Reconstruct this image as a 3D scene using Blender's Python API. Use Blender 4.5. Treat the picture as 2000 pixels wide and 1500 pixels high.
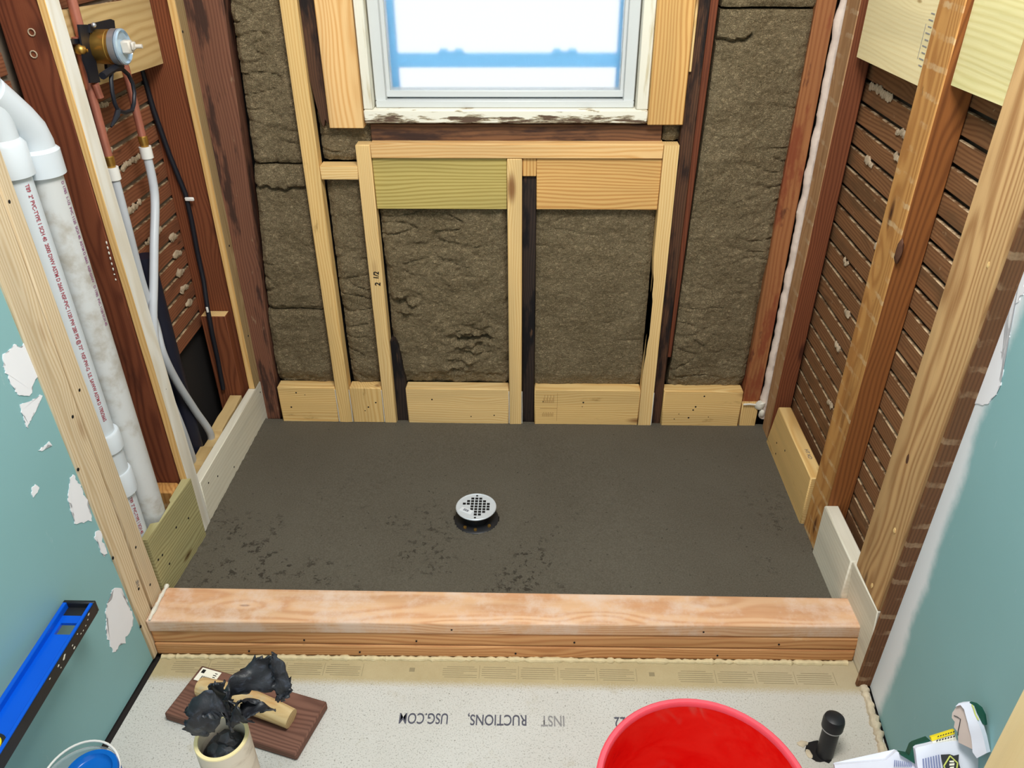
import bpy, bmesh, math, random
from mathutils import Vector, Matrix, noise
random.seed(7)
for o in list(bpy.data.objects):
    bpy.data.objects.remove(o)
S = bpy.context.scene
COL = S.collection

# ------------------------------------------------------------------ camera
F_PX = 1574.4
CAM = Vector((0.7836, -1.2136, 1.4843))
p_, y_, r_ = (math.radians(a) for a in (31.967, -1.7797, -0.3802))
FWD = Vector((math.sin(y_)*math.cos(p_), math.cos(y_)*math.cos(p_), -math.sin(p_)))
rt = Vector((math.cos(y_), -math.sin(y_), 0)); up = rt.cross(FWD)
RT = math.cos(r_)*rt + math.sin(r_)*up
UP = -math.sin(r_)*rt + math.cos(r_)*up
cam_d = bpy.data.cameras.new('camera'); cam = bpy.data.objects.new('camera', cam_d); COL.objects.link(cam)
cam_d.sensor_width = 36; cam_d.lens = F_PX/2000*36; cam_d.clip_start = 0.02
M = Matrix((RT, UP, -FWD)).transposed().to_4x4(); M.translation = CAM
cam.matrix_world = M
S.camera = cam

# ------------------------------------------------------------------ light
S.view_settings.view_transform = 'Standard'; S.view_settings.look = 'None'
S.view_settings.gamma = 1; S.view_settings.exposure = 0.22
try: S.view_settings.use_curve_mapping = False
except Exception: pass
W = bpy.data.worlds.new('daylight'); S.world = W; W.use_nodes = True
bg = W.node_tree.nodes['Background']; bg.inputs[0].default_value = (0.90, 0.96, 1.0, 1); bg.inputs[1].default_value = 0.95
def area(name, loc, target, size, power, col):
    d = bpy.data.lights.new(name, 'AREA'); d.shape = 'RECTANGLE'; d.size, d.size_y = size; d.energy = power; d.color = col
    o = bpy.data.objects.new(name, d); COL.objects.link(o); o.location = loc
    o.rotation_euler = (Vector(target)-Vector(loc)).to_track_quat('-Z', 'Y').to_euler(); return o
area('ceiling_lamp', (0.85, -0.55, 2.38), (0.75, 0.15, 0), (0.6, 0.5), 34, (1.0, 0.965, 0.91))

# ------------------------------------------------------------------ pixel to place (reading sizes off the photo)
def ray(u, v): return FWD + RT*((u-1000)/F_PX) + UP*((750-v)/F_PX)
def at(u, v, ax, val):
    d = ray(u, v); i = 'XYZ'.index(ax); return CAM + d*((val-CAM[i])/d[i])
def atp(u, v, p0, n):
    d = ray(u, v); n = Vector(n); return CAM + d*((Vector(p0)-CAM).dot(n)/d.dot(n))

# ------------------------------------------------------------------ objects
def mw(o):
    m = o.matrix_basis.copy()
    return mw(o.parent) @ o.matrix_parent_inverse @ m if o.parent else m
def tag(o, label=None, cat=None, group=None, kind=None):
    if label: o['label'] = label
    if cat: o['category'] = cat
    if group: o['group'] = group
    if kind: o['kind'] = kind
    return o
def thing(name, loc, label, cat, group=None):
    o = bpy.data.objects.new(name, None); COL.objects.link(o); o.location = loc; o.empty_display_size = .02
    return tag(o, label, cat, group)
ROT = {'X': Matrix.Identity(3), 'Y': Matrix(((0, -1, 0), (1, 0, 0), (0, 0, 1))), 'Z': Matrix(((0, 0, -1), (0, 1, 0), (1, 0, 0)))}
class MB:
    def __init__(s): s.bm = bmesh.new()
    def hexa(s, c, bevel=0, mi=0, seg=1):
        v = [s.bm.verts.new(p) for p in c]
        fs = [s.bm.faces.new([v[i] for i in f]) for f in ((0, 3, 2, 1), (4, 5, 6, 7), (0, 1, 5, 4), (1, 2, 6, 5), (2, 3, 7, 6), (3, 0, 4, 7))]
        for f in fs: f.material_index = mi
        if bevel:
            es = list({e for f in fs for e in f.edges})
            bmesh.ops.bevel(s.bm, geom=es, offset=bevel, segments=seg, profile=.7, affect='EDGES')
        return s
    def box(s, lo, hi, bevel=0, mi=0, seg=1):
        x0, y0, z0 = lo; x1, y1, z1 = hi
        return s.hexa([(x0, y0, z0), (x1, y0, z0), (x1, y1, z0), (x0, y1, z0), (x0, y0, z1), (x1, y0, z1), (x1, y1, z1), (x0, y1, z1)], bevel, mi, seg)
    def tube(s, pts, r, n=14, caps=True, mi=0, smooth=True):
        pts = [Vector(p) for p in pts]; rs = r if isinstance(r, (list, tuple)) else [r]*len(pts)
        rings = []; ref = None
        for i, p in enumerate(pts):
            t = (pts[min(i+1, len(pts)-1)]-pts[max(i-1, 0)]).normalized()
            if ref is None: ref = Vector((0, 0, 1)) if abs(t.z) < .9 else Vector((1, 0, 0))
            a = (ref-t*ref.dot(t)).normalized(); b = t.cross(a); ref = a
            rings.append([s.bm.verts.new(p+(a*math.cos(k*2*math.pi/n)+b*math.sin(k*2*math.pi/n))*rs[i]) for k in range(n)])
        for q, w in zip(rings, rings[1:]):
            for k in range(n):
                f = s.bm.faces.new((q[k], q[(k+1) % n], w[(k+1) % n], w[k])); f.smooth = smooth; f.material_index = mi
        if caps:
            f = s.bm.faces.new(rings[0][::-1]); f.material_index = mi
            f = s.bm.faces.new(rings[-1]); f.material_index = mi
        return s
    def loop(s, pts, r, n=8, mi=0):   # closed tube
        pts = [Vector(p) for p in pts]; m = len(pts); c = sum(pts, Vector())/m
        nm = Vector()
        for i in range(m): nm += (pts[i]-c).cross(pts[(i+1) % m]-c)
        nm.normalize(); rings = []
        for i, p in enumerate(pts):
            t = (pts[(i+1) % m]-pts[i-1]).normalized(); a = nm; b = t.cross(a).normalized()
            rings.append([s.bm.verts.new(p+(a*math.cos(k*2*math.pi/n)+b*math.sin(k*2*math.pi/n))*r) for k in range(n)])
        for i in range(m):
            q, w = rings[i], rings[(i+1) % m]
            for k in range(n):
                f = s.bm.faces.new((q[k], q[(k+1) % n], w[(k+1) % n], w[k])); f.smooth = True; f.material_index = mi
        return s
    def lathe(s, prof, c, n=48, mi=0, R=None, smooth=True):   # prof: (r, h); axis local Z through c, R rotates
        c = Vector(c); R = R or Matrix.Identity(3); rings = []
        for r, h in prof:
            if r < 1e-6: rings.append([s.bm.verts.new(c+R @ Vector((0, 0, h)))])
            else: rings.append([s.bm.verts.new(c+R @ Vector((r*math.cos(k*2*math.pi/n), r*math.sin(k*2*math.pi/n), h))) for k in range(n)])
        for q, w in zip(rings, rings[1:]):
            for k in range(n):
                k2 = (k+1) % n
                if len(q) == 1 and len(w) == 1: continue
                vs = (q[0], w[k2], w[k]) if len(q) == 1 else ((q[k], q[k2], w[0]) if len(w) == 1 else (q[k], q[k2], w[k2], w[k]))
                f = s.bm.faces.new(vs); f.smooth = smooth; f.material_index = mi
        return s
    def prism(s, poly, off, mi=0, side=None):   # polygon of world points extruded by vector off
        off = Vector(off); a = [s.bm.verts.new(p) for p in poly]; b = [s.bm.verts.new(Vector(p)+off) for p in poly]
        n = len(a); f = s.bm.faces.new(a); f.material_index = mi; f = s.bm.faces.new(b[::-1]); f.material_index = mi
        for i in range(n):
            f = s.bm.faces.new((a[i], b[i], b[(i+1) % n], a[(i+1) % n])); f.material_index = mi if side is None else side
        return s
    def grid(s, fn, nu, nv, mi=0, smooth=True, skip=None):
        v = [[s.bm.verts.new(fn(i/nu, j/nv)) for j in range(nv+1)] for i in range(nu+1)]
        for i in range(nu):
            for j in range(nv):
                if skip and skip((i+.5)/nu, (j+.5)/nv): continue
                f = s.bm.faces.new((v[i][j], v[i+1][j], v[i+1][j+1], v[i][j+1])); f.smooth = smooth; f.material_index = mi
        return s
    def sphere(s, c, r, sc=(1, 1, 1), rough=0, sub=2, mi=0):
        g = bmesh.ops.create_icosphere(s.bm, subdivisions=sub, radius=1)
        for v in g['verts']:
            p = v.co.copy(); k = 1+rough*noise.noise(p*2.3+Vector(c)*40)
            v.co = Vector(c)+Vector((p.x*sc[0], p.y*sc[1], p.z*sc[2]))*r*k
        for v in g['verts']:
            for f in v.link_faces: f.smooth = True; f.material_index = mi
        return s
    def build(s, name, mats, parent=None, axis='X', origin=None, label=None, fix=True):
        if fix: bmesh.ops.recalc_face_normals(s.bm, faces=s.bm.faces)
        cs = [v.co for v in s.bm.verts]
        if origin is None:
            lo = Vector([min(c[i] for c in cs) for i in range(3)]); hi = Vector([max(c[i] for c in cs) for i in range(3)])
            origin = Vector(((lo.x+hi.x)/2, (lo.y+hi.y)/2, lo.z))
        T = Matrix.Translation(origin) @ ROT[axis].to_4x4()
        s.bm.transform(T.inverted())
        me = bpy.data.meshes.new(name); s.bm.to_mesh(me); s.bm.free(); me.set_sharp_from_angle(angle=math.radians(42))
        for m in (mats if isinstance(mats, (list, tuple)) else [mats]): me.materials.append(m)
        o = bpy.data.objects.new(name, me); COL.objects.link(o)
        if parent is not None:
            o.parent = parent; o.matrix_basis = mw(parent).inverted() @ T
        else: o.matrix_basis = T
        if label: o['label'] = label
        return o
def board(name, lo, hi, mat, label, cat, group=None, bevel=.0015, parent=None):
    d = [hi[i]-lo[i] for i in range(3)]; ax = 'XYZ'[d.index(max(d))]
    o = MB().box(lo, hi, bevel).build(name, mat, parent, ax)
    return tag(o, label, cat, group) if parent is None else o
def hboard(name, c, mat, label, cat, axis='Z', bevel=.0015, group=None):
    o = MB().hexa(c, bevel, 0, 3 if bevel > .005 else 1).build(name, mat, None, axis); return tag(o, label, cat, group)
def studc(x0b, x1b, y0b, y1b, zb, x0t, x1t, y0t, y1t, zt):
    return [(x0b, y0b, zb), (x1b, y0b, zb), (x1b, y1b, zb), (x0b, y1b, zb), (x0t, y0t, zt), (x1t, y0t, zt), (x1t, y1t, zt), (x0t, y1t, zt)]
def text(parent, name, body, mat, origin, right, upv, size, xs=1.0, lift=.0004, thick=0.0, align='LEFT'):
    cu = bpy.data.curves.new('t', 'FONT'); cu.body = body; cu.size = size; cu.align_x = align; cu.offset = thick
    t = bpy.data.objects.new('t', cu); COL.objects.link(t); bpy.context.view_layer.update()
    me = bpy.data.meshes.new_from_object(t.evaluated_get(bpy.context.evaluated_depsgraph_get()))
    bpy.data.objects.remove(t); bpy.data.curves.remove(cu)
    r = Vector(right).normalized(); u = Vector(upv); u = (u-r*u.dot(r)).normalized(); n = r.cross(u)
    T = Matrix((r*xs, u, n)).transposed().to_4x4(); me.transform(T)
    me.name = name; me.materials.clear(); me.materials.append(mat)
    o = bpy.data.objects.new(name, me); COL.objects.link(o); o.parent = parent
    o.matrix_basis = mw(parent).inverted() @ Matrix.Translation(Vector(origin)+n*lift); return o
def screw(parent, p, n, r=.004, name='screw_hole', mat=None):
    n = Vector(n).normalized(); R = n.to_track_quat('Z', 'Y').to_matrix()
    o = MB().lathe([(0, .0008), (r*.6, .0006), (r, .0003), (r, -.001)], p, 10, R=R).build(name, mat or MT['dark'], parent); return o
ORD = ['lowest', 'second', 'third', 'fourth', 'fifth', 'sixth', 'seventh', 'eighth', 'ninth', 'tenth', 'eleventh', 'twelfth', 'thirteenth', 'fourteenth', 'fifteenth', 'sixteenth', 'seventeenth', 'eighteenth', 'nineteenth', 'twentieth', 'twenty-first', 'twenty-second', 'twenty-third', 'twenty-fourth', 'twenty-fifth']

# ------------------------------------------------------------------ materials
def lin(c):
    f = lambda x: x/12.92 if x <= .04045 else ((x+.055)/1.055)**2.4
    return tuple(f(x/255) for x in c)+(1,)
class NT:
    def __init__(s, name):
        s.m = bpy.data.materials.new(name); s.m.use_nodes = True; s.t = s.m.node_tree; s.n = s.t.nodes; s.p = s.n['Principled BSDF']
    def add(s, typ, **kw):
        n = s.n.new(typ)
        for k, v in kw.items(): setattr(n, k, v)
        return n
    def put(s, n, i, v):
        if hasattr(v, 'is_linked') or isinstance(v, bpy.types.NodeSocket): s.t.links.new(v, n.inputs[i])
        elif v is not None: n.inputs[i].default_value = v
    def math(s, op, a, b=None, c=None):
        n = s.add('ShaderNodeMath', operation=op); s.put(n, 0, a)
        if b is not None: s.put(n, 1, b)
        if c is not None: s.put(n, 2, c)
        return n.outputs[0]
    def vmath(s, op, a, b=None):
        n = s.add('ShaderNodeVectorMath', operation=op); s.put(n, 0, a)
        if b is not None: s.put(n, 1, b)
        return n.outputs[0]
    def noise(s, vec, scale, detail=4, rough=.55, dist=0):
        n = s.add('ShaderNodeTexNoise'); s.put(n, 'Vector', vec); s.put(n, 'Scale', scale); s.put(n, 'Detail', detail); s.put(n, 'Roughness', rough); s.put(n, 'Distortion', dist); return n.outputs['Fac']
    def voro(s, vec, scale, feature='F1', out='Distance', rnd=1):
        n = s.add('ShaderNodeTexVoronoi', feature=feature); s.put(n, 'Vector', vec); s.put(n, 'Scale', scale); s.put(n, 'Randomness', rnd); return n.outputs[out]
    def step(s, v, lo, hi, a=0.0, b=1.0):
        n = s.add('ShaderNodeMapRange', interpolation_type='SMOOTHSTEP'); s.put(n, 0, v); s.put(n, 1, lo); s.put(n, 2, hi); s.put(n, 3, a); s.put(n, 4, b); return n.outputs[0]
    def mix(s, f, a, b, mode='MIX'):
        n = s.add('ShaderNodeMix', data_type='RGBA', blend_type=mode); s.put(n, 0, f); s.put(n, 6, a); s.put(n, 7, b); return n.outputs[2]
    def coord(s, which='Object', rnd=True, scale=(1, 1, 1)):
        v = s.add('ShaderNodeTexCoord').outputs[which]
        if rnd:
            oi = s.add('ShaderNodeObjectInfo').outputs['Random']
            c = s.add('ShaderNodeCombineXYZ'); s.put(c, 0, s.math('MULTIPLY', oi, 37.0)); s.put(c, 1, s.math('MULTIPLY', oi, 0.07)); s.put(c, 2, s.math('MULTIPLY', s.math('FRACT', s.math('MULTIPLY', oi, 91.7)), .08))
            v = s.vmath('ADD', v, c.outputs[0])
        return s.vmath('MULTIPLY', v, scale) if scale != (1, 1, 1) else v
    def world(s): return s.add('ShaderNodeNewGeometry').outputs['Position']
    def sep(s, v):
        n = s.add('ShaderNodeSeparateXYZ'); s.put(n, 0, v); return n.outputs
    def bump(s, h, strength=.3, dist=.002):
        n = s.add('ShaderNodeBump'); s.put(n, 'Strength', strength); s.put(n, 'Distance', dist); s.put(n, 'Height', h); s.put(s.p, 'Normal', n.outputs[0])
    def done(s, color=None, rough=.8, metal=0, spec=None):
        s.put(s.p, 'Base Color', color); s.put(s.p, 'Roughness', rough); s.put(s.p, 'Metallic', metal)
        if spec is not None: s.put(s.p, 'Specular IOR Level', spec)
        return s.m
def plain(name, c, rough=.6, metal=0, var=.12, scale=18):
    t = NT(name); n = t.noise(t.coord(), scale, 4); a = lin(c); b = tuple(x*(1-var*2) for x in a[:3])+(1,)
    return t.done(t.mix(n, b, tuple(min(1, x*(1+var)) for x in a[:3])+(1,)), rough, metal, .35)
def wood(name, c1, c2, freq=1100., knots=.11, knotc=(120, 70, 35), stains=(), grain=.35, rough=.72, marks=None, dust=None, ringmix=.8):
    t = NT(name); v = t.coord(); x, y, z = t.sep(v)
    oi = t.add('ShaderNodeObjectInfo').outputs['Random']
    big = t.noise(t.vmath('MULTIPLY', v, (1.6, 9, 9)), 1.0, 2)
    mid = t.noise(t.vmath('MULTIPLY', v, (5, 45, 45)), 1.0, 3)
    kv = t.vmath('MULTIPLY', v, (3.2, 11, 11)); kd = t.voro(kv, 1.0)
    swirl = t.step(kd, .42, .0, 0, .012)
    yy = t.math('ADD', t.math('SUBTRACT', y, .035), t.math('MULTIPLY', t.math('FRACT', t.math('MULTIPLY', oi, 13.3)), -.06)); zz = t.math('ADD', z, .04)
    r = t.math('SQRT', t.math('ADD', t.math('MULTIPLY', yy, yy), t.math('MULTIPLY', zz, zz)))
    r = t.math('ADD', r, t.math('MULTIPLY', big, .05)); r = t.math('ADD', r, swirl); r = t.math('ADD', r, t.math('MULTIPLY', mid, .003))
    ring = t.math('MULTIPLY_ADD', t.math('SINE', t.math('MULTIPLY', r, freq)), .5, .5)
    ring = t.math('POWER', ring, 1.6)
    fine = t.noise(t.vmath('MULTIPLY', v, (9, 420, 420)), 1.0, 3, .6)
    f = t.math('MULTIPLY_ADD', ring, ringmix, t.math('MULTIPLY', t.math('SUBTRACT', fine, .5), grain*2))
    col = t.mix(f, lin(c1), lin(c2))
    tone = t.noise(t.vmath('MULTIPLY', v, (1.1, 14, 14)), 1.0, 3)
    col = t.mix(t.step(tone, .35, .75, 0, .45), col, lin(tuple(.78*a for a in c1)))
    if knots:
        col = t.mix(t.step(kd, knots*1.7, knots*.6, 0, .85), col, lin(knotc)); col = t.mix(t.step(kd, knots*.55, knots*.2, 0, .8), col, lin(tuple(.45*a for a in knotc)))
    for sc, lo, hi, cc, st in stains:
        col = t.mix(t.step(t.noise(t.vmath('MULTIPLY', v, sc), 1.0, 5, .62), lo, hi, 0, st), col, lin(cc))
    if marks:   # pale bars left by plaster along the length
        per, ww, cc, st = marks
        ph = t.math('FRACT', t.math('ADD', t.math('DIVIDE', x, per), t.math('MULTIPLY', mid, .35)))
        bar = t.math('MULTIPLY', t.step(ph, 0, .06), t.step(ph, ww+.06, ww))
        col = t.mix(t.math('MULTIPLY', bar, t.step(t.noise(v, 16, 5, .65), .42, .66, .0, st)), col, lin(cc))
    if dust:
        cc, sc, lo, hi, st = dust
        col = t.mix(t.step(t.noise(t.coord('Object', True), sc, 6, .7), lo, hi, 0, st), col, lin(cc))
    t.bump(t.math('ADD', fine, t.math('MULTIPLY', ring, .4)), .25, .0006)
    return t.done(col, rough, 0, .25)
MT = {}
MT['pine'] = wood('pine', (236, 202, 142), (218, 174, 108), 1000)
MT['pine_board'] = wood('pine_board', (236, 194, 134), (214, 158, 92), 900, .08)
MT['pine_amber'] = wood('pine_amber', (226, 180, 112), (186, 128, 66), 800, .1)
MT['pine_dirty'] = wood('pine_dirty', (232, 196, 132), (212, 166, 98), 900, .1, stains=(((9, 30, 30), .6, .75, (120, 85, 25), .6),))
MT['post'] = wood('post_wood', (222, 202, 170), (196, 168, 128), 900, .1, (140, 100, 60))
MT['furring'] = wood('furring_wood', (238, 234, 224), (222, 212, 192), 800, .06)
MT['furring_orange'] = wood('furring_edge_wood', (228, 188, 124), (206, 156, 88), 800, .05)
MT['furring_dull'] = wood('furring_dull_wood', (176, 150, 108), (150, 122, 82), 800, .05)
MT['curb'] = wood('curb_wood', (226, 182, 142), (204, 148, 106), 850, .03, (130, 75, 45), dust=((222, 198, 180), 6, .42, .64, .8))
MT['curb_low'] = wood('curb_low_wood', (214, 160, 108), (182, 122, 76), 850, .08, (110, 60, 35), dust=((226, 196, 160), 9, .62, .8, .5))
MT['treated'] = wood('treated_wood', (196, 176, 106), (156, 134, 66), 650, .07, (110, 70, 35))
MT['treated_grey'] = wood('treated_grey_wood', (178, 170, 124), (140, 130, 86), 700, .06, (95, 70, 35), stains=(((5, 18, 18), .6, .8, (120, 105, 70), .6),))
MT['treated_pale'] = wood('treated_pale_wood', (228, 218, 162), (206, 192, 126), 560, .04, (150, 130, 60), ringmix=.6, stains=(((2, 9, 9), .5, .7, (188, 190, 120), .7),))
MT['ply'] = wood('ply_wood', (234, 218, 170), (220, 198, 144), 800, .03, (160, 130, 80), ringmix=.4)
MT['ply_old'] = wood('ply_old_wood', (214, 184, 130), (188, 154, 100), 420, .03, (120, 90, 50))
MT['white_rail'] = wood('whitewashed_wood', (226, 220, 202), (206, 198, 176), 500, .03, (120, 110, 90), stains=(((6, 22, 22), .64, .8, (150, 140, 110), .6),), ringmix=.4)
MT['old_red'] = wood('old_red_wood', (122, 66, 42), (88, 42, 26), 1000, .09, (52, 24, 16), stains=(((4, 22, 22), .55, .8, (52, 26, 20), .7),))
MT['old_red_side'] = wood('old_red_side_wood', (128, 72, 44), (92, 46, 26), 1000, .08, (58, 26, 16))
MT['old_tan'] = wood('old_tan_wood', (184, 142, 100), (156, 114, 76), 900, .07, (70, 38, 20), stains=(((4, 24, 24), .55, .75, (110, 74, 46), .6), ((14, 30, 30), .66, .74, (70, 48, 36), .5)), marks=(.049, .2, (192, 168, 136), .6))
MT['old_amber'] = wood('old_amber_wood', (196, 144, 82), (162, 108, 56), 900, .08, (74, 36, 18), stains=(((4, 24, 24), .55, .75, (116, 72, 36), .6), ((14, 30, 30), .66, .74, (70, 46, 30), .5)), marks=(.049, .2, (210, 184, 142), .65))
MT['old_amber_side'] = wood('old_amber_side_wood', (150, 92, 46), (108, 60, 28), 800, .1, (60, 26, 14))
MT['old_dark'] = wood('old_dark_wood', (92, 62, 44), (60, 40, 30), 1000, .06, (30, 18, 14), stains=(((5, 26, 26), .45, .62, (24, 19, 20), .95),))
MT['old_corner'] = wood('old_corner_wood', (126, 84, 64), (98, 60, 46), 1000, .06, (40, 24, 18), stains=(((4, 22, 22), .5, .6, (58, 40, 34), .9), ((16, 50, 50), .64, .72, (150, 126, 100), .6)))
MT['charred'] = wood('charred_wood', (54, 42, 36), (34, 28, 27), 1000, .0, (20, 16, 16), stains=(((5, 24, 24), .48, .6, (18, 16, 19), .95), ((7, 40, 40), .64, .72, (104, 76, 54), .6)))
MT['rust_board'] = wood('rust_board_wood', (158, 104, 64), (136, 82, 48), 700, .05, (70, 34, 22), stains=(((4, 12, 12), .5, .6, (128, 64, 40), .85), ((9, 30, 30), .6, .7, (84, 44, 32), .8)))
MT['stained_sill'] = wood('stained_sill_wood', (122, 84, 58), (86, 58, 42), 700, .05, (44, 26, 20), stains=(((4, 18, 18), .5, .66, (50, 36, 34), .9),))
MT['lath'] = wood('lath_wood', (140, 98, 64), (106, 68, 42), 900, .04, (60, 34, 20), stains=(((3, 14, 14), .5, .7, (96, 70, 46), .8),), dust=((196, 170, 134), 42, .62, .74, .6))
MT['lath_red'] = wood('lath_red_wood', (146, 92, 64), (112, 64, 42), 900, .04, (60, 34, 20), stains=(((3, 14, 14), .5, .7, (96, 60, 42), .8),), dust=((176, 152, 126), 40, .66, .76, .5))
MT['float_board'] = wood('float_board_wood', (122, 86, 72), (88, 58, 48), 1300, .0, dust=((170, 150, 140), 60, .7, .76, .5))
MT['handle_wood'] = wood('handle_wood', (214, 188, 140), (190, 158, 106), 700, .0, stains=(((5, 14, 14), .5, .7, (182, 128, 74), .6), ((8, 20, 20), .58, .7, (176, 170, 146), .8)))
MT['cream_trim'] = wood('cream_trim_wood', (244, 220, 166), (236, 206, 146), 300, .03, (220, 180, 120), ringmix=.35)
MT['knot_dark'] = plain('dark_knot', (92, 58, 40), .7, 0, .3, 90)
MT['old_brown_bars'] = wood('old_brown_wood', (118, 80, 52), (92, 60, 40), 900, .05, (60, 30, 18), marks=(.049, .25, (176, 148, 116), .6))
MT['dark'] = plain('dark_hole', (22, 20, 20), .9)
MT['black'] = plain('black_metal', (24, 27, 36), .45, .0, .2)
MT['black_plastic'] = plain('black_plastic', (34, 35, 38), .42, 0, .25, 30)
MT['navy'] = plain('navy_cable', (26, 26, 34), .5)
MT['copper'] = plain('copper', (196, 124, 104), .42, .45, .15, 30)
MT['brass'] = plain('brass', (196, 152, 76), .35, .85, .2, 30)
MT['steel'] = plain('steel', (196, 198, 202), .35, .8, .1)
MT['bright_steel'] = plain('bright_steel', (226, 232, 238), .3, .35, .04)
MT['chrome'] = plain('chrome', (196, 220, 240), .25, .5, .05)
MT['pvc'] = plain('white_pvc', (206, 213, 219), .35, 0, .03, 8)
MT['pvc_dirty'] = NT('dirty_pvc')
_t = MT['pvc_dirty']; MT['pvc_dirty'] = _t.done(_t.mix(_t.step(_t.noise(_t.coord(), 22, 5, .6), .45, .75), lin((200, 201, 200)), lin((172, 166, 156))), .4, 0, .4)
MT['pex'] = plain('translucent_pex', (196, 200, 206), .35, 0, .06)
MT['white_plastic'] = plain('white_plastic', (232, 230, 224), .4, 0, .04)
MT['knob'] = plain('grey_white_plastic', (206, 198, 186), .5, 0, .1, 60)
MT['purple_ink'] = plain('purple_ink', (150, 96, 134), .8, 0, .1)
MT['red_ink'] = plain('red_ink', (168, 74, 86), .8, 0, .1)
MT['ink'] = plain('board_ink', (86, 86, 98), .9, 0, .15, 300)
MT['ink_pale'] = plain('faded_board_ink', (142, 140, 140), .9, 0, .15, 300)
MT['marker'] = plain('black_marker', (20, 16, 16), .8)
MT['cream_pipe'] = NT('cream_pipe')
_t = MT['cream_pipe']; MT['cream_pipe'] = _t.done(_t.mix(_t.step(_t.noise(_t.coord('Object', True, (1, 1, 3)), 14, 5, .6, .6), .5, .72), lin((226, 212, 192)), lin((190, 172, 150))), .45, 0, .4)
MT['cream_rim'] = plain('cream_cut_edge', (238, 220, 166), .6, 0, .05)
MT['blue'] = plain('blue_enamel', (0, 84, 204), .3, 0, .05)
MT['blue_lid'] = plain('blue_lid', (14, 100, 190), .22, 0, .12, 30)
MT['yellow'] = plain('yellow_plastic', (250, 226, 20), .35, 0, .03)
MT['yellow_print'] = plain('yellow_print', (244, 220, 40), .6, 0, .03)
MT['label'] = plain('white_label', (240, 236, 220), .6, 0, .03)
MT['bag'] = plain('white_bag_paper', (226, 230, 244), .6, 0, .05, 12)
MT['bag_inner'] = plain('bag_inner_paper', (204, 188, 180), .75, 0, .08, 14)
MT['bag_green'] = plain('dark_green_print', (18, 78, 62), .55, 0, .2)
MT['bag_black'] = plain('black_print', (52, 54, 58), .6)
MT['lime'] = plain('lime_print', (206, 214, 110), .6)
MT['blue_print'] = plain('blue_grey_print', (126, 136, 176), .7)
MT['plaster'] = plain('old_plaster', (182, 162, 136), .95, 0, .2, 60)
MT['plaster_white'] = plain('white_plaster', (226, 208, 194), .95, 0, .12, 50)
MT['caulk'] = plain('white_caulk', (226, 222, 208), .8, 0, .15, 60)
MT['back_plaster'] = plain('back_plaster', (128, 112, 96), .95, 0, .25, 25)
_t = NT('plaster_dust'); MT['dust'] = _t.done(_t.mix(_t.step(_t.noise(_t.world(), 30, 5, .7), .4, .62), lin((104, 74, 50)), lin((190, 164, 130))), .95, 0, .1)
MT['grey_plaster'] = plain('grey_plaster', (132, 128, 122), .95, 0, .2, 25)
MT['void'] = plain('dark_cavity', (34, 29, 27), .95)  # near-black colour stands in for the shade inside wall cavities and floor gap
MT['abs'] = plain('navy_black_pipe', (26, 28, 44), .5)
MT['vinyl'] = plain('white_vinyl', (204, 207, 206), .35, 0, .02)
MT['storm_blue'] = plain('blue_storm_frame', (128, 196, 246), .4, 0, .04)
MT['cement_edge'] = plain('torn_cement', (206, 192, 166), .95, 0, .25, 60)
MT['mud'] = plain('joint_compound', (236, 236, 240), .85, 0, .03, 9)
def peeling():
    t = NT('peeling_cream_paint'); v = t.coord('Object', False)
    n = t.noise(t.vmath('MULTIPLY', v, (.35, 1, 2.6)), 46, 6, .68); z = t.sep(v)[2]
    k = t.math('ADD', n, t.step(z, .024, .012, -.04, .115))
    col = t.mix(t.step(k, .53, .6), lin((232, 228, 212)), lin((206, 190, 160))); col = t.mix(t.step(k, .61, .66), col, lin((92, 70, 54)))
    t.bump(t.step(k, .56, .66, 1, 0), .8, .003); return t.done(col, .75)
MT['peel'] = peeling()
def cream_casing():
    t = NT('worn_cream_casing'); n = t.noise(t.vmath('MULTIPLY', t.coord('Object'), (6, 60, 60)), 1, 5, .6)
    col = t.mix(t.step(n, .5, .7), lin((226, 222, 206)), lin((196, 184, 152))); t.bump(n, .4, .002); return t.done(col, .7)
MT['casing'] = cream_casing()
def insulation():
    t = NT('mineral_wool'); v = t.world()
    a = t.noise(t.vmath('MULTIPLY', v, (1, 1, 1.6)), 7, 5, .6); b = t.noise(t.vmath('MULTIPLY', v, (110, 110, 190)), 1, 5, .72, 1.2)
    c = t.voro(t.vmath('MULTIPLY', v, (1, 1, 1.3)), 70); d = t.noise(t.vmath('MULTIPLY', v, (60, 60, 340)), 1, 2)
    col = t.mix(t.step(a, .3, .7), lin((124, 108, 82)), lin((154, 137, 108)))
    col = t.mix(t.step(b, .4, .66, 0, .75), col, lin((168, 150, 118))); col = t.mix(t.step(b, .42, .28, 0, .7), col, lin((70, 58, 40)))
    col = t.mix(t.step(d, .52, .7, 0, .25), col, lin((74, 60, 42)))
    fb = t.math('ABSOLUTE', t.math('SUBTRACT', t.noise(v, 75, 3, .6, 2.2), .5)); f2 = t.math('ABSOLUTE', t.math('SUBTRACT', t.noise(t.vmath('ADD', v, (3, 1, 7)), 58, 3, .6, 2.0), .5))
    col = t.mix(t.step(fb, .035, .0, 0, .6), col, lin((176, 160, 124))); col = t.mix(t.step(f2, .035, .0, 0, .4), col, lin((74, 61, 42)))
    b = t.math('ADD', b, t.math('MULTIPLY', t.step(fb, .06, .0), .5))
    t.bump(t.math('ADD', b, t.math('MULTIPLY', c, .6)), 1.0, .006); return t.done(col, 1.0, 0, .05)
MT['wool'] = insulation()
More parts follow.
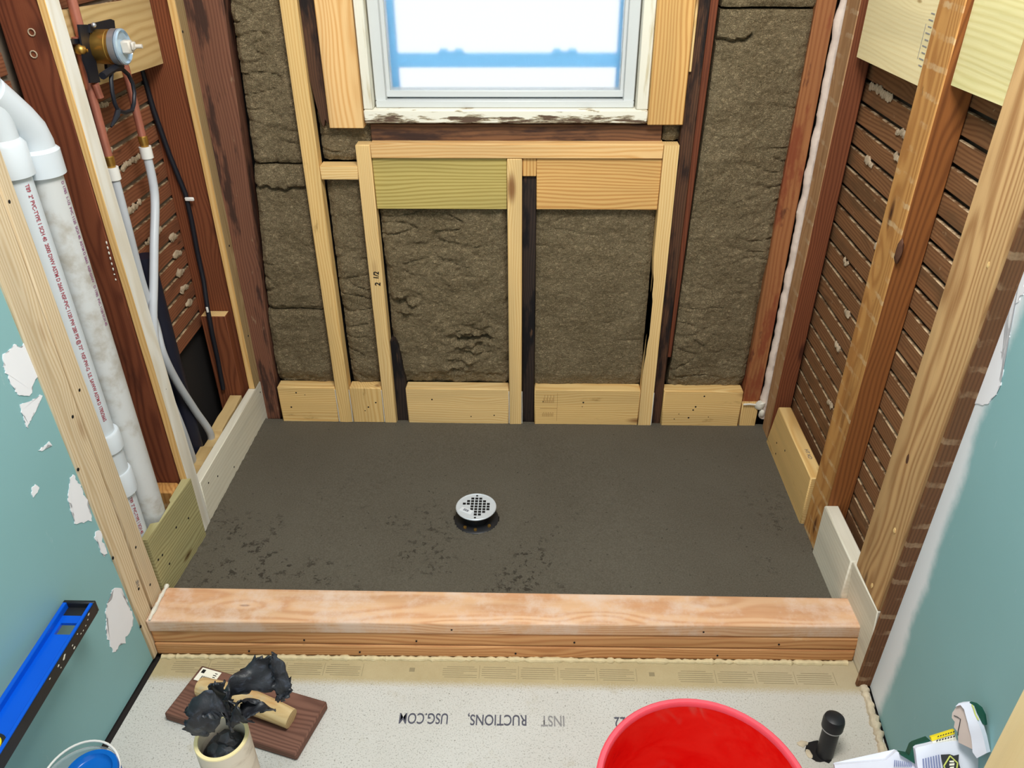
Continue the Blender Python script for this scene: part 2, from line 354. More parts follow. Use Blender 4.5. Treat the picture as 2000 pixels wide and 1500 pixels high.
def mortar():
    t = NT('dark_mortar'); v = t.world()
    a = t.noise(v, 3.2, 4, .6); fine = t.noise(v, 260, 4, .7); sp = t.noise(v, 60, 5, .7); cl = t.noise(v, 4.2, 3, .6, .4)
    x, y, z = t.sep(v)
    near = t.step(y, .62, .28)           # crumbly only in the front half
    pit = t.math('MULTIPLY', t.step(sp, .55, .63), t.math('MULTIPLY', t.step(cl, .48, .6), near))
    pit = t.math('MAXIMUM', pit, t.step(t.noise(v, 95, 3, .6), .68, .73, 0, .8))
    col = t.mix(a, lin((67, 60, 48)), lin((88, 83, 72))); col = t.mix(t.step(fine, .3, .75, 0, .35), col, lin((122, 116, 104)))
    col = t.mix(t.math('MULTIPLY', pit, .8), col, lin((44, 38, 30)))
    t.bump(t.math('SUBTRACT', t.math('MULTIPLY', fine, .35), t.math('MULTIPLY', pit, 1.2)), .6, .003)
    return t.done(col, .8, 0, .3)
MT['mortar'] = mortar()
def cement_board():
    t = NT('cement_board'); v = t.world(); x, y, z = t.sep(v)
    fine = t.noise(v, 320, 3, .7); sp = t.noise(v, 150, 4, .7); a = t.noise(v, 5, 4, .6); st = t.noise(v, 11, 6, .7)
    col = t.mix(a, lin((206, 205, 200)), lin((190, 187, 180))); col = t.mix(t.step(fine, .53, .66, 0, .75), col, lin((138, 136, 128)))
    col = t.mix(t.step(sp, .62, .68, 0, .8), col, lin((96, 92, 82)))
    col = t.mix(t.step(st, .58, .72, 0, .45), col, lin((168, 158, 132)))
    edge = t.math('ADD', y, t.math('MULTIPLY', t.math('SUBTRACT', fine, .5), .03))
    col = t.mix(t.step(edge, -.088, -.062, 0, .92), col, t.mix(st, lin((190, 174, 134)), lin((160, 142, 100))))
    col = t.mix(t.math('MULTIPLY', t.step(x, 1.12, 1.4), .35), col, lin((176, 166, 146)))
    t.bump(t.math('ADD', fine, sp), .3, .0012); return t.done(col, .9, 0, .2)
MT['cement'] = cement_board()
def drywall(name, edge=None):
    t = NT(name); v = t.world(); x, y, z = t.sep(v)
    a = t.noise(v, 2.5, 3); col = t.mix(a, lin((128, 172, 174)), lin((142, 184, 188)))
    col = t.mix(t.step(t.noise(t.vmath('MULTIPLY', v, (30, 30, 9)), 1, 5, .7), .66, .74, 0, .35), col, lin((205, 218, 220)))
    if edge is not None:
        w = t.math('ADD', y, t.math('MULTIPLY', t.math('SUBTRACT', t.noise(v, 9, 5, .65), .5), .05))
        w = t.math('ADD', w, t.step(z, .75, .35, 0, .022))
        col = t.mix(t.step(w, edge-.03, edge+.004, 0, .95), col, lin((232, 236, 240)))
    t.bump(t.noise(v, 60, 3), .08, .0006); return t.done(col, .6, 0, .3)
MT['drywall_l'] = drywall('green_drywall_left'); MT['drywall_r'] = drywall('green_drywall_right', -.095)
def red_bucket():
    t = NT('red_plastic'); v = t.coord('Object', False)
    n = t.noise(t.vmath('MULTIPLY', v, (1, 1, 1.8)), 9, 6, .65, .6); m = t.noise(v, 3.5, 4, .6, 1.5)
    col = t.mix(t.step(n, .35, .7), lin((236, 12, 6)), lin((242, 46, 34)))
    col = t.mix(t.step(m, .56, .64, 0, .6), col, lin((206, 112, 98))); col = t.mix(t.step(n, .40, .30, 0, .7), col, lin((176, 8, 12)))
    return t.done(col, .42, 0, .4)
MT['red'] = red_bucket(); MT['red_rim'] = plain('dusty_red_rim', (240, 84, 98), .5, 0, .12, 14)
def membrane():
    t = NT('black_membrane'); v = t.coord('Object', False); n = t.noise(v, 60, 5, .65, .5)
    t.bump(n, .5, .003); return t.done(t.mix(t.step(n, .5, .8), lin((34, 35, 40)), lin((72, 78, 92))), .45, 0, .5)
MT['membrane'] = membrane()
def glass():
    t = NT('frosted_glass'); t.p.inputs['Transmission Weight'].default_value = 1; t.p.inputs['IOR'].default_value = 1.12
    v = t.world(); n = t.noise(t.vmath('MULTIPLY', v, (260, 260, 60)), 1, 2); t.bump(n, .25, .001)
    return t.done((1, 1, 1, 1), .45)
MT['glass'] = glass()
def clearp():
    t = NT('clear_plastic'); t.p.inputs['Transmission Weight'].default_value = .85; t.p.inputs['IOR'].default_value = 1.2
    return t.done((.93, .96, .98, 1), .12)
MT['clear'] = clearp()

# ------------------------------------------------------------------ setting
YB = .817   # face of the back framing
ZP = .073   # mortar level at the edges
TOP = 1.75
LW0, LWD = Vector((-.066, -.026, 0)), Vector((-.017, -.204, 0)).normalized()
RW0, RWD = Vector((1.5195, -.045, 0)), Vector((-.020, -.217, 0)).normalized()
LN = Vector((LWD.y, -LWD.x, 0)); LN = LN if LN.x > 0 else -LN
RN = Vector((RWD.y, -RWD.x, 0)); RN = RN if RN.x < 0 else -RN
def struct(o): o['kind'] = 'structure'; return o
# floor: cement board, with the gap along the left wall
a0 = LW0+LN*.014; a1 = a0+LWD*1.6
b0 = RW0+RN*.004; b1 = b0+RWD*1.6
floor = struct(MB().prism([a0, a1, b1, b0, Vector((b0.x, .05, 0)), Vector((a0.x, .05, 0))], (0, 0, -.012)).build('floor', MT['cement']))
struct(MB().box((-.35, -1.9, -.07), (1.9, 1.05, -.014)).build('floor_subfloor', MT['void']))
for k, (p0, d, n, mt, nm, back) in enumerate(((LW0, LWD, LN, MT['drywall_l'], 'wall_left', -.013), (RW0, RWD, RN, MT['drywall_r'], 'wall_right', -.013))):
    lean = (-.039 if k == 0 else -.018)
    q = [p0, p0+d*1.7, p0+d*1.7+Vector((0, 0, 2.4)), p0+Vector((0, lean*2.4, 2.4))]
    # keep the leaning edge in the wall plane
    q[3] = p0+d*(-lean*2.4)+Vector((0, 0, 2.4))
    w = struct(MB().prism([v-Vector((0, 0, 0))+Vector((0, 0, .002 if i < 2 else 0)) for i, v in enumerate(q)], n*back).build(nm, mt))
    if k == 0: wall_l = w
    else: wall_r = w
# outer skins behind the framing
struct(MB().box((-.20, -.02, 0), (-.185, .93, 2.2)).build('wall_left_cavity', MT['void']))
struct(MB().box((1.560, -.2, 0), (1.575, .93, 2.2)).build('wall_right_cavity', MT['back_plaster']))
m = MB()
for lo, hi in (((-.20, .925, 0), (.372, .94, 2.2)), ((1.044, .925, 0), (1.575, .94, 2.2)), ((.372, .925, 0), (1.044, .94, .975)), ((.372, .925, 2.0), (1.044, .94, 2.2))): m.box(lo, hi)
struct(m.build('wall_back', MT['void']))
# old plaster seen behind the lath on the left
struct(MB().box((-.184, -.02, .44), (-.172, .86, 2.2)).build('wall_left_plaster', MT['back_plaster']))

# joint compound on the drywall
def patch(parent, p0, n, px, seed, name='joint_compound'):
    pts = []
    m_ = len(px)
    for i in range(m_):
        u0, v0 = px[i]; u1, v1 = px[(i+1) % m_]; L = math.hypot(u1-u0, v1-v0); k = max(1, int(L/3))
        for j in range(k):
            f = j/k; q = Vector((u0+(u1-u0)*f, v0+(v1-v0)*f, 0)); nn = noise.noise(Vector((q.x*.11, q.y*.11, seed)))*5+noise.noise(Vector((q.x*.4, q.y*.4, seed)))*3
            e = Vector((-(v1-v0), u1-u0, 0)).normalized(); q += e*nn; pts.append((q.x, q.y))
    poly = [atp(u, v, p0, n)+Vector(n)*.0012 for u, v in pts]
    m = MB(); m.prism(poly, -Vector(n)*.0014); bmesh.ops.triangulate(m.bm, faces=m.bm.faces[:]); return m.build(name, MT['mud'], parent)
Z = lambda ox, oy, s, *p: [(ox+a/s, oy+b/s) for a, b in p]
s_ = 2000/560
LP = [Z(0, 400, s_, (100, 970), (150, 1000), (170, 950), (240, 1060), (270, 1170), (230, 1250), (200, 1330), (130, 1330), (60, 1210), (20, 1130), (25, 1050)),
      Z(0, 400, s_, (290, 1330), (250, 1420), (180, 1560), (160, 1480), (140, 1400), (200, 1370)),
      Z(0, 800, s_, (510, 450), (600, 620), (635, 770), (520, 795), (490, 690), (470, 600), (480, 500)),
      Z(0, 800, s_, (690, 840), (740, 1000), (720, 1030), (690, 950), (655, 890)),
      Z(0, 1080, s_, (800, 245), (840, 250), (920, 440), (925, 510), (870, 610), (790, 690), (750, 590), (735, 480), (740, 380)),
      Z(0, 800, s_, (262, 285), (340, 222), (352, 238), (275, 292)), Z(0, 800, s_, (212, 590), (245, 518), (264, 540), (235, 602))]
for i, px in enumerate(LP): patch(wall_l, LW0, LN, px, i*3.1)
RP = [Z(1440, 400, s_, (2010, 215), (2010, 610), (1880, 770), (1905, 900), (1845, 1050), (1860, 1150), (1830, 1280), (1750, 1390), (1600, 1390), (1640, 1200), (1720, 1000), (1790, 800), (1910, 430)),
      Z(1440, 800, s_, (1260, 770), (1310, 700), (1290, 900), (1220, 1230), (1160, 1120)),
      Z(1500, 1200, 4, (825, 245), (792, 330), (815, 480), (855, 580), (885, 500), (860, 400)),
      Z(1500, 1200, 4, (1050, 10), (1000, 100), (930, 265), (865, 230), (915, 10))]
for i, px in list(enumerate(RP))[:1]: patch(wall_r, RW0, RN, px, 20+i*3.1)
# printed lines on the floor board
ZT = lambda *p: [at(u, v, 'Z', 0) for u, v in Z(700, 1200, 2000/560, *p)]
def ftext(body, u_right, mat, xs, v_base=690, size=.0262):
    p = ZT((u_right, v_base))[0]; p.y = -.1475
    return text(floor, 'printed_lettering', body, mat, p, (-1, -.012, 0), (0, -1, 0), size*1.36, xs, .0004, .0004)
ftext('USG.COM', 632, MT['ink'], .66)
ftext('RUCTIONS,', 1178, MT['ink'], .68)
ftext('INST', 1440, MT['ink_pale'], .68)
ftext('22', 1860, MT['ink'], .68)
m = MB(); random.seed(3)
for bx in range(17):
    x0 = -.02+bx*.0865+.004
    if bx in (5, 6, 12) : continue
    for ly in range(6):
        y0 = -.0285-ly*.0055
        a = x0+random.uniform(0, .012)*(ly in (0, 5)); b = x0+.076-random.uniform(0, .03)*(ly in (0, 3))
        yo = -.006*math.sin(0)
        m.box((a, y0+yo, .0), (b, y0+yo+.0011, .00035))
    m.box((x0+.081, -.058, 0), (x0+.0818, -.024, .00035))
for xq in (.515, 1.045): m.box((xq, -.043, 0), (xq+.012, -.033, .0004))
m.build('printed_fine_text', plain('fine_print_ink', (146, 134, 104), .9), floor)

# ------------------------------------------------------------------ shower pan
DX, DY = .6385, .388
XL = lambda y: -.045-.003*(y-.3)
def pan_pt(u, v):
    y = .085+(YB+.012-.085)*v; x = -.062+(1.500+.062)*u
    d = math.hypot(x-DX, y-DY)
    z = ZP-.006*max(0, 1-d/.5)
    if d > .055:
        n1 = noise.noise(Vector((x*55, y*55, 0))); n2 = noise.noise(Vector((x*150, y*150, 2)))
        cr = max(0, noise.noise(Vector((x*5, y*5, 9)))+.1)*(1 if y < .5 else .2)
        z += .0006*n1+.0016*cr*min(0, n2+.1)*4
    z += .004*max(0, 1-abs(x+.048)/.02) * (noise.noise(Vector((0, y*60, 5)))+.6)
    return (x, y, z)
m = MB().grid(pan_pt, 300, 150, skip=lambda u, v: math.hypot(-.062+1.562*u-DX, .085+(YB-.073)*v-DY) < .058)
tag(m.build('mortar_bed', MT['mortar']), 'wet dark grey mortar bed sloped to the drain inside the curb', 'mortar bed')
# drain
dr = thing('shower_drain', (DX, DY, ZP-.01), 'round steel shower drain standing proud of the dark mortar', 'drain')
m = MB().lathe([(.022, -.05), (.0585, -.02), (.0585, .0005), (.055, .003), (.030, .003), (.030, -.05)], (DX, DY, ZP-.006), 48); m.build('clamping_ring', MT['black_plastic'], dr)
MB().lathe([(.029, -.045), (.033, -.043), (.033, .028), (.045, .031), (.045, -.0)][:4]+[(.040, .031)], (DX, DY, ZP), 40).build('threaded_collar', MT['black_plastic'], dr)
zt = .1085; DY2 = DY
R = .0525
# strainer: disc with square holes
m = MB(); holes = [(0, 4.1)]+[(i, 3) for i in (-1, 0, 1)]+[(i-.0, 2) for i in (-2, -1, 0, 1, 2)]+[(i, 1) for i in (-3, -2, -1, 0, 1, 2, 3)]+[(i, 0) for i in (-3, -2, -1, 0, 1, 2, 3)]+[(i, -1) for i in (-1, 0, 1, 2, 3)]+[(i, -2) for i in (0, 1, 2)]+[(i, -3) for i in (0, 1)]+[(0, -4.15)]
m.lathe([(0, -.004), (R-.002, -.004), (R, -.002), (R, .0), (R-.0015, .0015), (R-.004, .0012), (R-.0045, .0004), (0, .0004)], (DX, DY2, zt), 64)
m.build('strainer', MT['bright_steel'], dr, label='bright stainless strainer plate')
ps = .0104
for (i, j) in holes:
    c = Vector((DX+i*ps, DY2+j*ps, zt+.00045))
    if j in (0, -1) and i <= -2: continue
    if abs(j) > 4: MB().lathe([(0, .0002), (.003, .0002), (.0033, -.001)], c, 12).build('screw', MT['dark'], dr)
    else: MB().box(c-Vector((.0039, .0039, .001)), c+Vector((.0039, .0039, .0003))).build('drain_hole', MT['dark'], dr)
st = MB().box((-.017, -.008, 0), (.017, .008, .0004)); st.bm.transform(Matrix.Translation((DX-.024, DY2-.017, zt+.0006)) @ Matrix.Rotation(-.5, 4, 'Z'))
lab = st.build('barcode_sticker', plain('grey_sticker', (222, 226, 230), .5), dr)
m = MB()
for k in range(9): m.box((-.008+k*.0017, -.004, .0004), (-.008+k*.0017+(.0009 if k % 3 else .0013), .004, .0006))
m.bm.transform(Matrix.Translation((DX-.024, DY2-.016, zt+.0006)) @ Matrix.Rotation(-.5, 4, 'Z')); m.build('barcode', MT['ink'], lab)
for an in (-125, -90, -42):
    q = math.radians(an); MB().lathe([(0, .004), (.004, .003), (.0045, 0), (.0045, -.006)], (DX+.047*math.cos(q), DY+.047*math.sin(q), ZP-.002), 12).build('bolt_head', MT['brass'], dr)

# ------------------------------------------------------------------ curb: three flat studs
cl, cr = -.062, 1.503
for k, nm in enumerate(('bottom board of the three-high shower curb, resting on the cement floor', 'middle board of the three-high shower curb, knots on its front edge', 'top board of the shower curb, pinkish with whitish mortar smears')):
    z0, z1 = .0008+k*.038, .038+k*.038-.0006
    fl, fr = (at(288+5*(2-k), 1213, 'Z', .114).y if k == 2 else -.006-.000*k), .003
    c = [(cl, -.012 if k == 2 else -.010+.002*k, z0), (cr, .006, z0), (cr, .090, z0), (cl, .088, z0), (cl, -.013 if k == 2 else -.010+.002*k, z1), (cr, .006, z1), (cr, .090, z1), (cl, .088, z1)]
    o = hboard('curb_board', c, MT['curb'] if k == 2 else MT['curb_low'], nm, 'lumber', 'X', .006)
    for q in ((.15, .4, .75, 1.2) if k < 2 else (.35, .9)):
        x = q+.13*k; y = -.0125+.018*(x+.06)/1.56
        screw(o, (x, y, z0+.016), (0, -1, .1), .0022, 'nail_hole')
# fillet of thinset along the foot of the curb and along the right wall
def bead(name, pts, r, mat, seed, n=8):
    out = []; rs = []
    for (a, b) in zip(pts, pts[1:]):
        a = Vector(a); b = Vector(b); k = max(2, int((b-a).length/.006))
        for j in range(k): out.append(a+(b-a)*(j/k))
    out.append(Vector(pts[-1]))
    rs = [r*(1+.8*noise.noise(p*120+Vector((seed, 0, 0)))) for p in out]
    out = [p+Vector((noise.noise(p*90+Vector((0, seed, 0))), noise.noise(p*90+Vector((0, 0, seed))), 0))*r*.4 for p in out]
    return MB().tube(out, rs, n).build(name, mat)
tag(bead('thinset_bead', [(-.05, -.016, .001), (.7, -.007, .001), (1.49, .001, .001)], .0055, plain('thinset', (216, 200, 160), .95, 0, .15, 80), 3), 'tan bead of dried thinset along the foot of the curb', 'bead')
tag(bead('torn_cement_edge', [b0+Vector((-.010, -.0, 0)), b0+RWD*.1+Vector((-.008, 0, 0)), b0+RWD*.34+Vector((-.008, 0, 0))], .009, MT['cement_edge'], 5), 'ragged pale cement crumbs along the right wall and floor', 'bead')
tag(bead('caulk_bead', [(-.052, -.012, .116), (-.052, .02, .117), (-.053, .09, .116)], .004, MT['caulk'], 8), 'white caulk at the left end of the curb top', 'bead')

# ------------------------------------------------------------------ back wall framing
BK = .855
def vstud(name, x0, x1, z0, z1, mat, label, y0=YB, y1=BK, bevel=.002):
    return board(name, (x0, y0, z0), (x1, y1, z1), mat, label, 'stud', None, bevel)
zb = ZP-.012
s1 = vstud('furring_strip', .1885, .2295, zb, TOP, MT['pine_dirty'], 'full-height pale pine strip left of the window, knot near its foot')
vstud('wide_stud', .268, .3555, .962, TOP, MT['pine_board'], 'wide new pine board against the left window casing', .820)
vstud('wide_stud', 1.0585, 1.1465, .971, TOP, MT['pine_amber'], 'wide amber pine board with arched grain right of the window', .820)
board('shim_strip', (1.147, .822, 1.095), (1.1535, .86, TOP), MT['pine'], 'thin pine shim beside the wide amber board', 'shim')
nl = vstud('niche_stud', .3285, .3655, zb, .922, MT['pine'], 'pine niche stud marked 2 1/2 in black')
text(nl, 'handwritten_mark', '2', MT['marker'], (.3565, YB-.0002, .533), (.12, 0, 1), (-1, 0, 0), .021, 1, .0006, .0006)
text(nl, 'handwritten_mark', '1/2', MT['marker'], (.3535, YB-.0002, .553), (.12, 0, 1), (-1, 0, 0), .020, .9, .0006, .0006)
mid = vstud('niche_stud', .7115, .7495, zb, .8875, MT['pine'], 'centre pine niche stud between the two niche backer boards')
# right niche stud with a waney left edge
nr = [(1.104, .93-.003)]
pts = [(1.1045, .922)]
for k in range(1, 40):
    z = .922-(.922-zb)*k/40; w = 0
    if .27 < z < .62: w = .008*math.sin((z-.27)/.35*math.pi)+.003*noise.noise(Vector((z*30, 0, 0)))
    pts.append((1.1045+max(0, w), z))
pts += [(1.1045, zb), (1.1425, zb), (1.1425, .922)]
m = MB().prism([(x, YB, z) for x, z in pts], (0, BK-YB, 0)); bmesh.ops.triangulate(m.bm, faces=[f for f in m.bm.faces if len(f.verts) > 4])
nrs = tag(m.build('niche_stud', MT['pine'], None, 'Z'), 'right pine niche stud with a wavy bark-worn edge', 'stud')
board('niche_header', (.3665, YB, .8885), (1.1035, .872, .9255), MT['pine_board'], 'horizontal pine header across the top of the niche framing', 'lumber')
board('niche_backer', (.3665, .826, .7515), (.7105, .862, .8875), MT['treated'], 'greenish treated board filling the left niche top', 'lumber')
board('niche_backer', (.787, .824, .7525), (1.1035, .862, .8875), MT['pine_amber'], 'tan pine board with swirled knot filling the right niche top', 'lumber')
board('backer_block', (.7505, .826, .840), (.7865, .86, .8875), MT['pine_amber'], 'small pine block over the dark stud by the niche centre', 'lumber')
board('cross_block', (.2305, YB+.003, .8315), (.3275, .86, .8675), MT['pine'], 'short horizontal pine block between strip and marked niche stud', 'lumber')
# old charred studs (behind the new ones)
m = MB(); P = [(.233, TOP), (.2675, TOP), (.2675, 1.0)]
m.prism([(.2305, .835, TOP), (.2672, .835, TOP), (.2672, .835, .985), (.262, .835, .968), (.2565, .835, .981), (.251, .835, .962), (.246, .835, .972), (.2365, .835, 1.03), (.2305, .835, 1.08)], (0, .06, 0))
tag(m.build('old_stud', MT['old_dark'], None, 'Z'), 'old dark stud rotted to a point left of the window', 'stud')
tag(MB().box((.7505, .836, zb), (.7865, .9, .8395), .002).build('old_stud', MT['charred'], None, 'Z'), 'blackened old stud right of the centre niche stud', 'stud')
pz = [(.3665, zb), (.4005, zb), (.3995, .22), (.392, .30), (.388, .335), (.380, .352), (.372, .348), (.3665, .35)]
m = MB().prism([(x, .832, z) for x, z in pz], (0, .06, 0)); tag(m.build('old_stud_stub', MT['charred'], None, 'Z'), 'blackened broken stud stub right of the marked niche stud', 'stud')
tag(MB().hexa(studc(1.1430, 1.1725, .832, .9, zb, 1.1470, 1.1860, .832, .9, TOP), .002).build('old_stud', MT['old_dark'], None, 'Z'), 'dark water-stained stud right of the niche, full height', 'stud')
tag(MB().hexa(studc(1.1730, 1.1860, .838, .9, .30, 1.1875, 1.2100, .838, .9, TOP), .002).build('old_stud', MT['old_red'], None, 'Z'), 'reddish old stud strip against the right insulation', 'stud')
board('old_sill_plate', (.366, .846, .918), (1.10, .915, .9665), MT['stained_sill'], 'dark stained old sill plank under the window', 'lumber')
# corner boards
tag(MB().hexa(studc(-.075, -.004, .845, .9, zb, -.04, .050, .845, .9, 1.25)[:4]+[(-.035, .845, TOP), (.07, .845, TOP), (.07, .9, TOP), (-.035, .9, TOP)], .002).build('old_corner_board', MT['old_corner'], None, 'Z'), 'rotten red-brown board in the back left corner', 'lumber')
tag(MB().hexa([(1.412, .838, .12), (1.466, .838, .12), (1.466, .9, .12), (1.412, .9, .12), (1.432, .838, TOP), (1.474, .838, TOP), (1.474, .9, TOP), (1.432, .9, TOP)], .002).build('old_corner_board', MT['rust_board'], None, 'Z'), 'rust-coloured old board in the back right corner', 'lumber')
# ragged plaster edge at the right corner
def pe(u, v):
    z = .10+u*(TOP-.10); t = v*2*math.pi
    rx = .0115*(1+.5*noise.noise(Vector((z*22, 0, 3)))+.2*noise.noise(Vector((z*70, t, 3)))); ry = .016
    x = 1.479+.006*(z-.1)/1.2+.004*noise.noise(Vector((z*9, 0, 0)))
    return (x+rx*math.cos(t), .832+ry*math.sin(t)+.002*noise.noise(Vector((z*60, t*2, 1))), z)
m = MB().grid(pe, 240, 10); bmesh.ops.remove_doubles(m.bm, verts=m.bm.verts, dist=1e-5)
tag(m.build('plaster_edge', MT['plaster_white'], None, 'Z'), 'ragged white plaster edge standing in the back right corner', 'plaster')
m = MB().sphere((1.462, .818, .150), .012, (1.3, .7, 1.3), .5).sphere((1.470, .812, .125), .008, (1, .7, 1.6), .5).tube([(1.412, .816, .153), (1.43, .815, .155), (1.452, .816, .152)], .003, 6)
tag(m.build('caulk_blob', MT['caulk']), 'white caulk blob low in the back right corner', 'caulk')
# bottom blocking
BB = [(.012, .1875, 'pine block at the foot of the back wall, left corner piece'), (.2305, .3275, 'short pine block between the strip and marked niche stud feet'), (.4010, .7105, 'long pine block left of the centre niche stud foot'), (.7875, 1.1035, 'pine block with printed grade stamp right of the centre stud foot'), (1.1735, 1.4075, 'pine block with many nail heads at the right foot of the back wall')]
for i, (x0, x1, lb) in enumerate(BB):
    o = board('bottom_block', (x0, YB+.0015, zb), (x1, .859, .1965), MT['pine_dirty'] if i != 2 else MT['pine'], lb, 'lumber', None, .003)
    random.seed(40+i)
    for k in range(3 if i < 4 else 7):
        screw(o, (random.uniform(x0+.015, x1-.015), YB+.0015, random.uniform(.095, .18)), (0, -1, 0), random.uniform(.0014, .003), 'nail_hole')
    if i == 3:
        mm = MB()
        for (a, b, c, d) in ((.805, .130, .856, .1305), (.856, .085, .8565, .185)): mm.box((a, YB+.001, b), (max(c, a+.0006), YB+.0014, max(d, b+.0006)))
        for k in range(12): mm.box((.812+k*.003, YB+.001, .150), (.8130+k*.003, YB+.0014, .150+.008+.01*(k % 3)))
        for k in range(10): mm.box((.812+k*.0035, YB+.001, .100), (.8130+k*.0035, YB+.0014, .112+.004*(k % 2)))
        mm.build('grade_stamp', plain('stamp_ink', (160, 120, 70), .9), o)
board('corner_block', (1.4110, YB+.004, zb), (1.4600, .86, .150), MT['pine_dirty'], 'small yellow pine block beside the right corner caulk', 'lumber', None, .002)

for par, xs in ((s1, (.1880, .2300)), (nl, (.3280,)), (mid, (.7110, .7500)), (nrs, (1.1430,))):
    for x in xs: MB().tube([(x, YB-.0003, ZP+.002), (x+.0004, YB-.0003, .12), (x, YB-.0002, .19)], .0013, 6).build('caulk_line', MT['caulk'], par)
# mineral wool
def batt(name, x0b, x1b, x0t, x1t, z0, z1, seed, label, y=.845, amp=1.0, cracks=(), tears=()):
    nz = int((z1-z0)/.0042); nx = int((x1b-x0b)/.0042)+1
    def fn(u, v):
        z = z0+(z1-z0)*v; fr = (z-z0)/(z1-z0); x = (x0b+(x0t-x0b)*fr)*(1-u)+(x1b+(x1t-x1b)*fr)*u
        p = Vector((x, z, seed))
        d = .008*noise.noise(p*7)+.006*noise.noise(p*19)+.003*noise.noise(p*46)+.0022*noise.noise(p*105)
        rr = abs(noise.noise(Vector((x*9, z*22, seed+4)))); d -= .011*max(0, .10-rr)/.10*max(0, noise.noise(p*3+Vector((9, 9, 9)))+.25)
        rr = abs(noise.noise(Vector((x*40, z*55, seed+8)))); d += .0018*max(0, .12-rr)/.12
        for (tx, tz, tr_) in tears:
            g_ = max(0, 1-math.hypot(x-tx, (z-tz)*1.2)/tr_); d += g_*(.030*noise.noise(Vector((x*32, z*42, 3)))+.012*noise.noise(Vector((x*95, z*95, 3)))-.006)
        e = min(u, 1-u)*(x1b-x0b); ez = min(v, 1-v)*(z1-z0)
        d -= .010*max(0, 1-e/.014)+.007*max(0, 1-ez/.012)
        if z < .24: d -= .014*(1-max(0, z-.19)/.05)
        for (cz, cx0, cx1, dep) in cracks:
            zz = cz+.012*noise.noise(Vector((x*14, cz*9, 1)))+.007*noise.noise(Vector((x*60, cz, 2)))
            if cx0 < x < cx1: d -= dep*max(0, 1-abs(z-zz)/.008)
        return (x, y-d*amp, z)
    m = MB().grid(fn, nx, nz)
    ed = [e for e in m.bm.edges if e.is_boundary]
    g = bmesh.ops.extrude_edge_only(m.bm, edges=ed)
    for v_ in [q for q in g['geom'] if isinstance(q, bmesh.types.BMVert)]: v_.co.y = .92
    return tag(m.build(name, MT['wool']), label, 'insulation')
batt('insulation_batt', .054, .187, .080, .187, .868, TOP, 1, 'upper brown mineral wool batt left of the full-height pine strip', .842, 1, ())
batt('insulation_batt', .020, .187, .050, .187, .445, .862, 2, 'middle brown mineral wool batt left of the pine strip', .842, 1, ((.80, 0, .19, .02),))
batt('insulation_batt', .008, .182, .016, .184, .185, .440, 3, 'lowest brown mineral wool batt in the left bay', .843)
batt('insulation_batt', .237, .3265, .233, .3265, .185, .828, 4, 'narrow mineral wool batt between pine strip and marked niche stud', .845)
batt('insulation_batt', .233, .365, .233, .365, .873, 1.02, 5, 'small mineral wool piece above the short cross block', .85)
batt('insulation_batt', .372, .7105, .3675, .7105, .185, .760, 6, 'torn mineral wool batt under the greenish niche board', .848, 1.25, ((.345, .56, .66, .022),), ((.60, .34, .10), (.42, .46, .06), (.55, .255, .06)))
batt('insulation_batt', .7875, 1.1035, .7875, 1.1035, .185, .760, 7, 'smooth mineral wool batt under the tan niche board', .845, .7)
batt('insulation_batt', 1.188, 1.410, 1.212, 1.431, .185, 1.228, 8, 'tall mineral wool batt right of the window by the rusty board', .843, 1, ((1.165, 1.21, 1.29, .02),))
batt('insulation_batt', 1.212, 1.431, 1.22, 1.436, 1.234, TOP, 9, 'top mineral wool batt in the right bay above the crack', .842)
batt('insulation_batt', 1.104, 1.146, 1.104, 1.146, .926, .970, 10, 'small mineral wool scrap under the wide amber board', .848)

# window
wi = bpy.data.objects.new('window_1', None); COL.objects.link(wi); wi.location = (.705, .84, .975); struct(wi)
MB().box((.3575, .822, .974), (1.058, .90, 1.0065), .003).build('window_sill', MT['peel'], wi, 'X')
MB().box((.3575, .825, 1.007), (.3815, .905, TOP), .002).build('window_casing', MT['casing'], wi, 'Z')
MB().box((1.0285, .825, 1.007), (1.0580, .905, TOP), .002).build('window_casing', MT['casing'], wi, 'Z')
m = MB().box((.386, .842, 1.007), (1.0245, .915, 1.024), .002); m.build('window_frame', MT['vinyl'], wi)
for a, b in ((.384, .412), (.998, 1.026)): MB().box((a, .850, 1.022), (b, .915, TOP), .002).build('window_frame', MT['vinyl'], wi, 'Z')
MB().box((.404, .862, 1.028), (1.006, .905, 1.044), .002).build('sash_rail', MT['vinyl'], wi)
for a, b in ((.410, .4215), (.990, 1.001)): MB().box((a, .866, 1.040), (b, .905, TOP), .0015).build('sash_stile', MT['vinyl'], wi, 'Z')
MB().box((.418, .872, 1.040), (.993, .876, TOP)).build('window_pane', MT['glass'], wi, label='frosted glass pane')
m = MB().box((.385, .935, 1.085), (1.03, .955, 1.117)).box((.385, .935, .98), (.433, .955, 1.085)).box((.985, .935, .98), (1.03, .955, 1.085)).box((.385, .935, 1.117), (.433, .955, TOP)).box((.985, .935, 1.117), (1.03, .955, TOP)).box((.385, .935, .975), (1.03, .955, 1.03))
for xc in (.569, .854):
    m.box((xc-.028, .933, 1.117), (xc-.010, .955, 1.127)).box((xc+.010, .933, 1.117), (xc+.028, .955, 1.127)).box((xc-.032, .934, 1.117), (xc+.032, .955, 1.121))
m.build('storm_frame', MT['storm_blue'], wi, label='blue storm window frame behind the frosted glass')

def dusty_top(o, mat):
    o.data.materials.append(mat)
    for pl in o.data.polygons:
        if (o.matrix_basis.to_3x3() @ pl.normal).z > .5: pl.material_index = 1
    return o
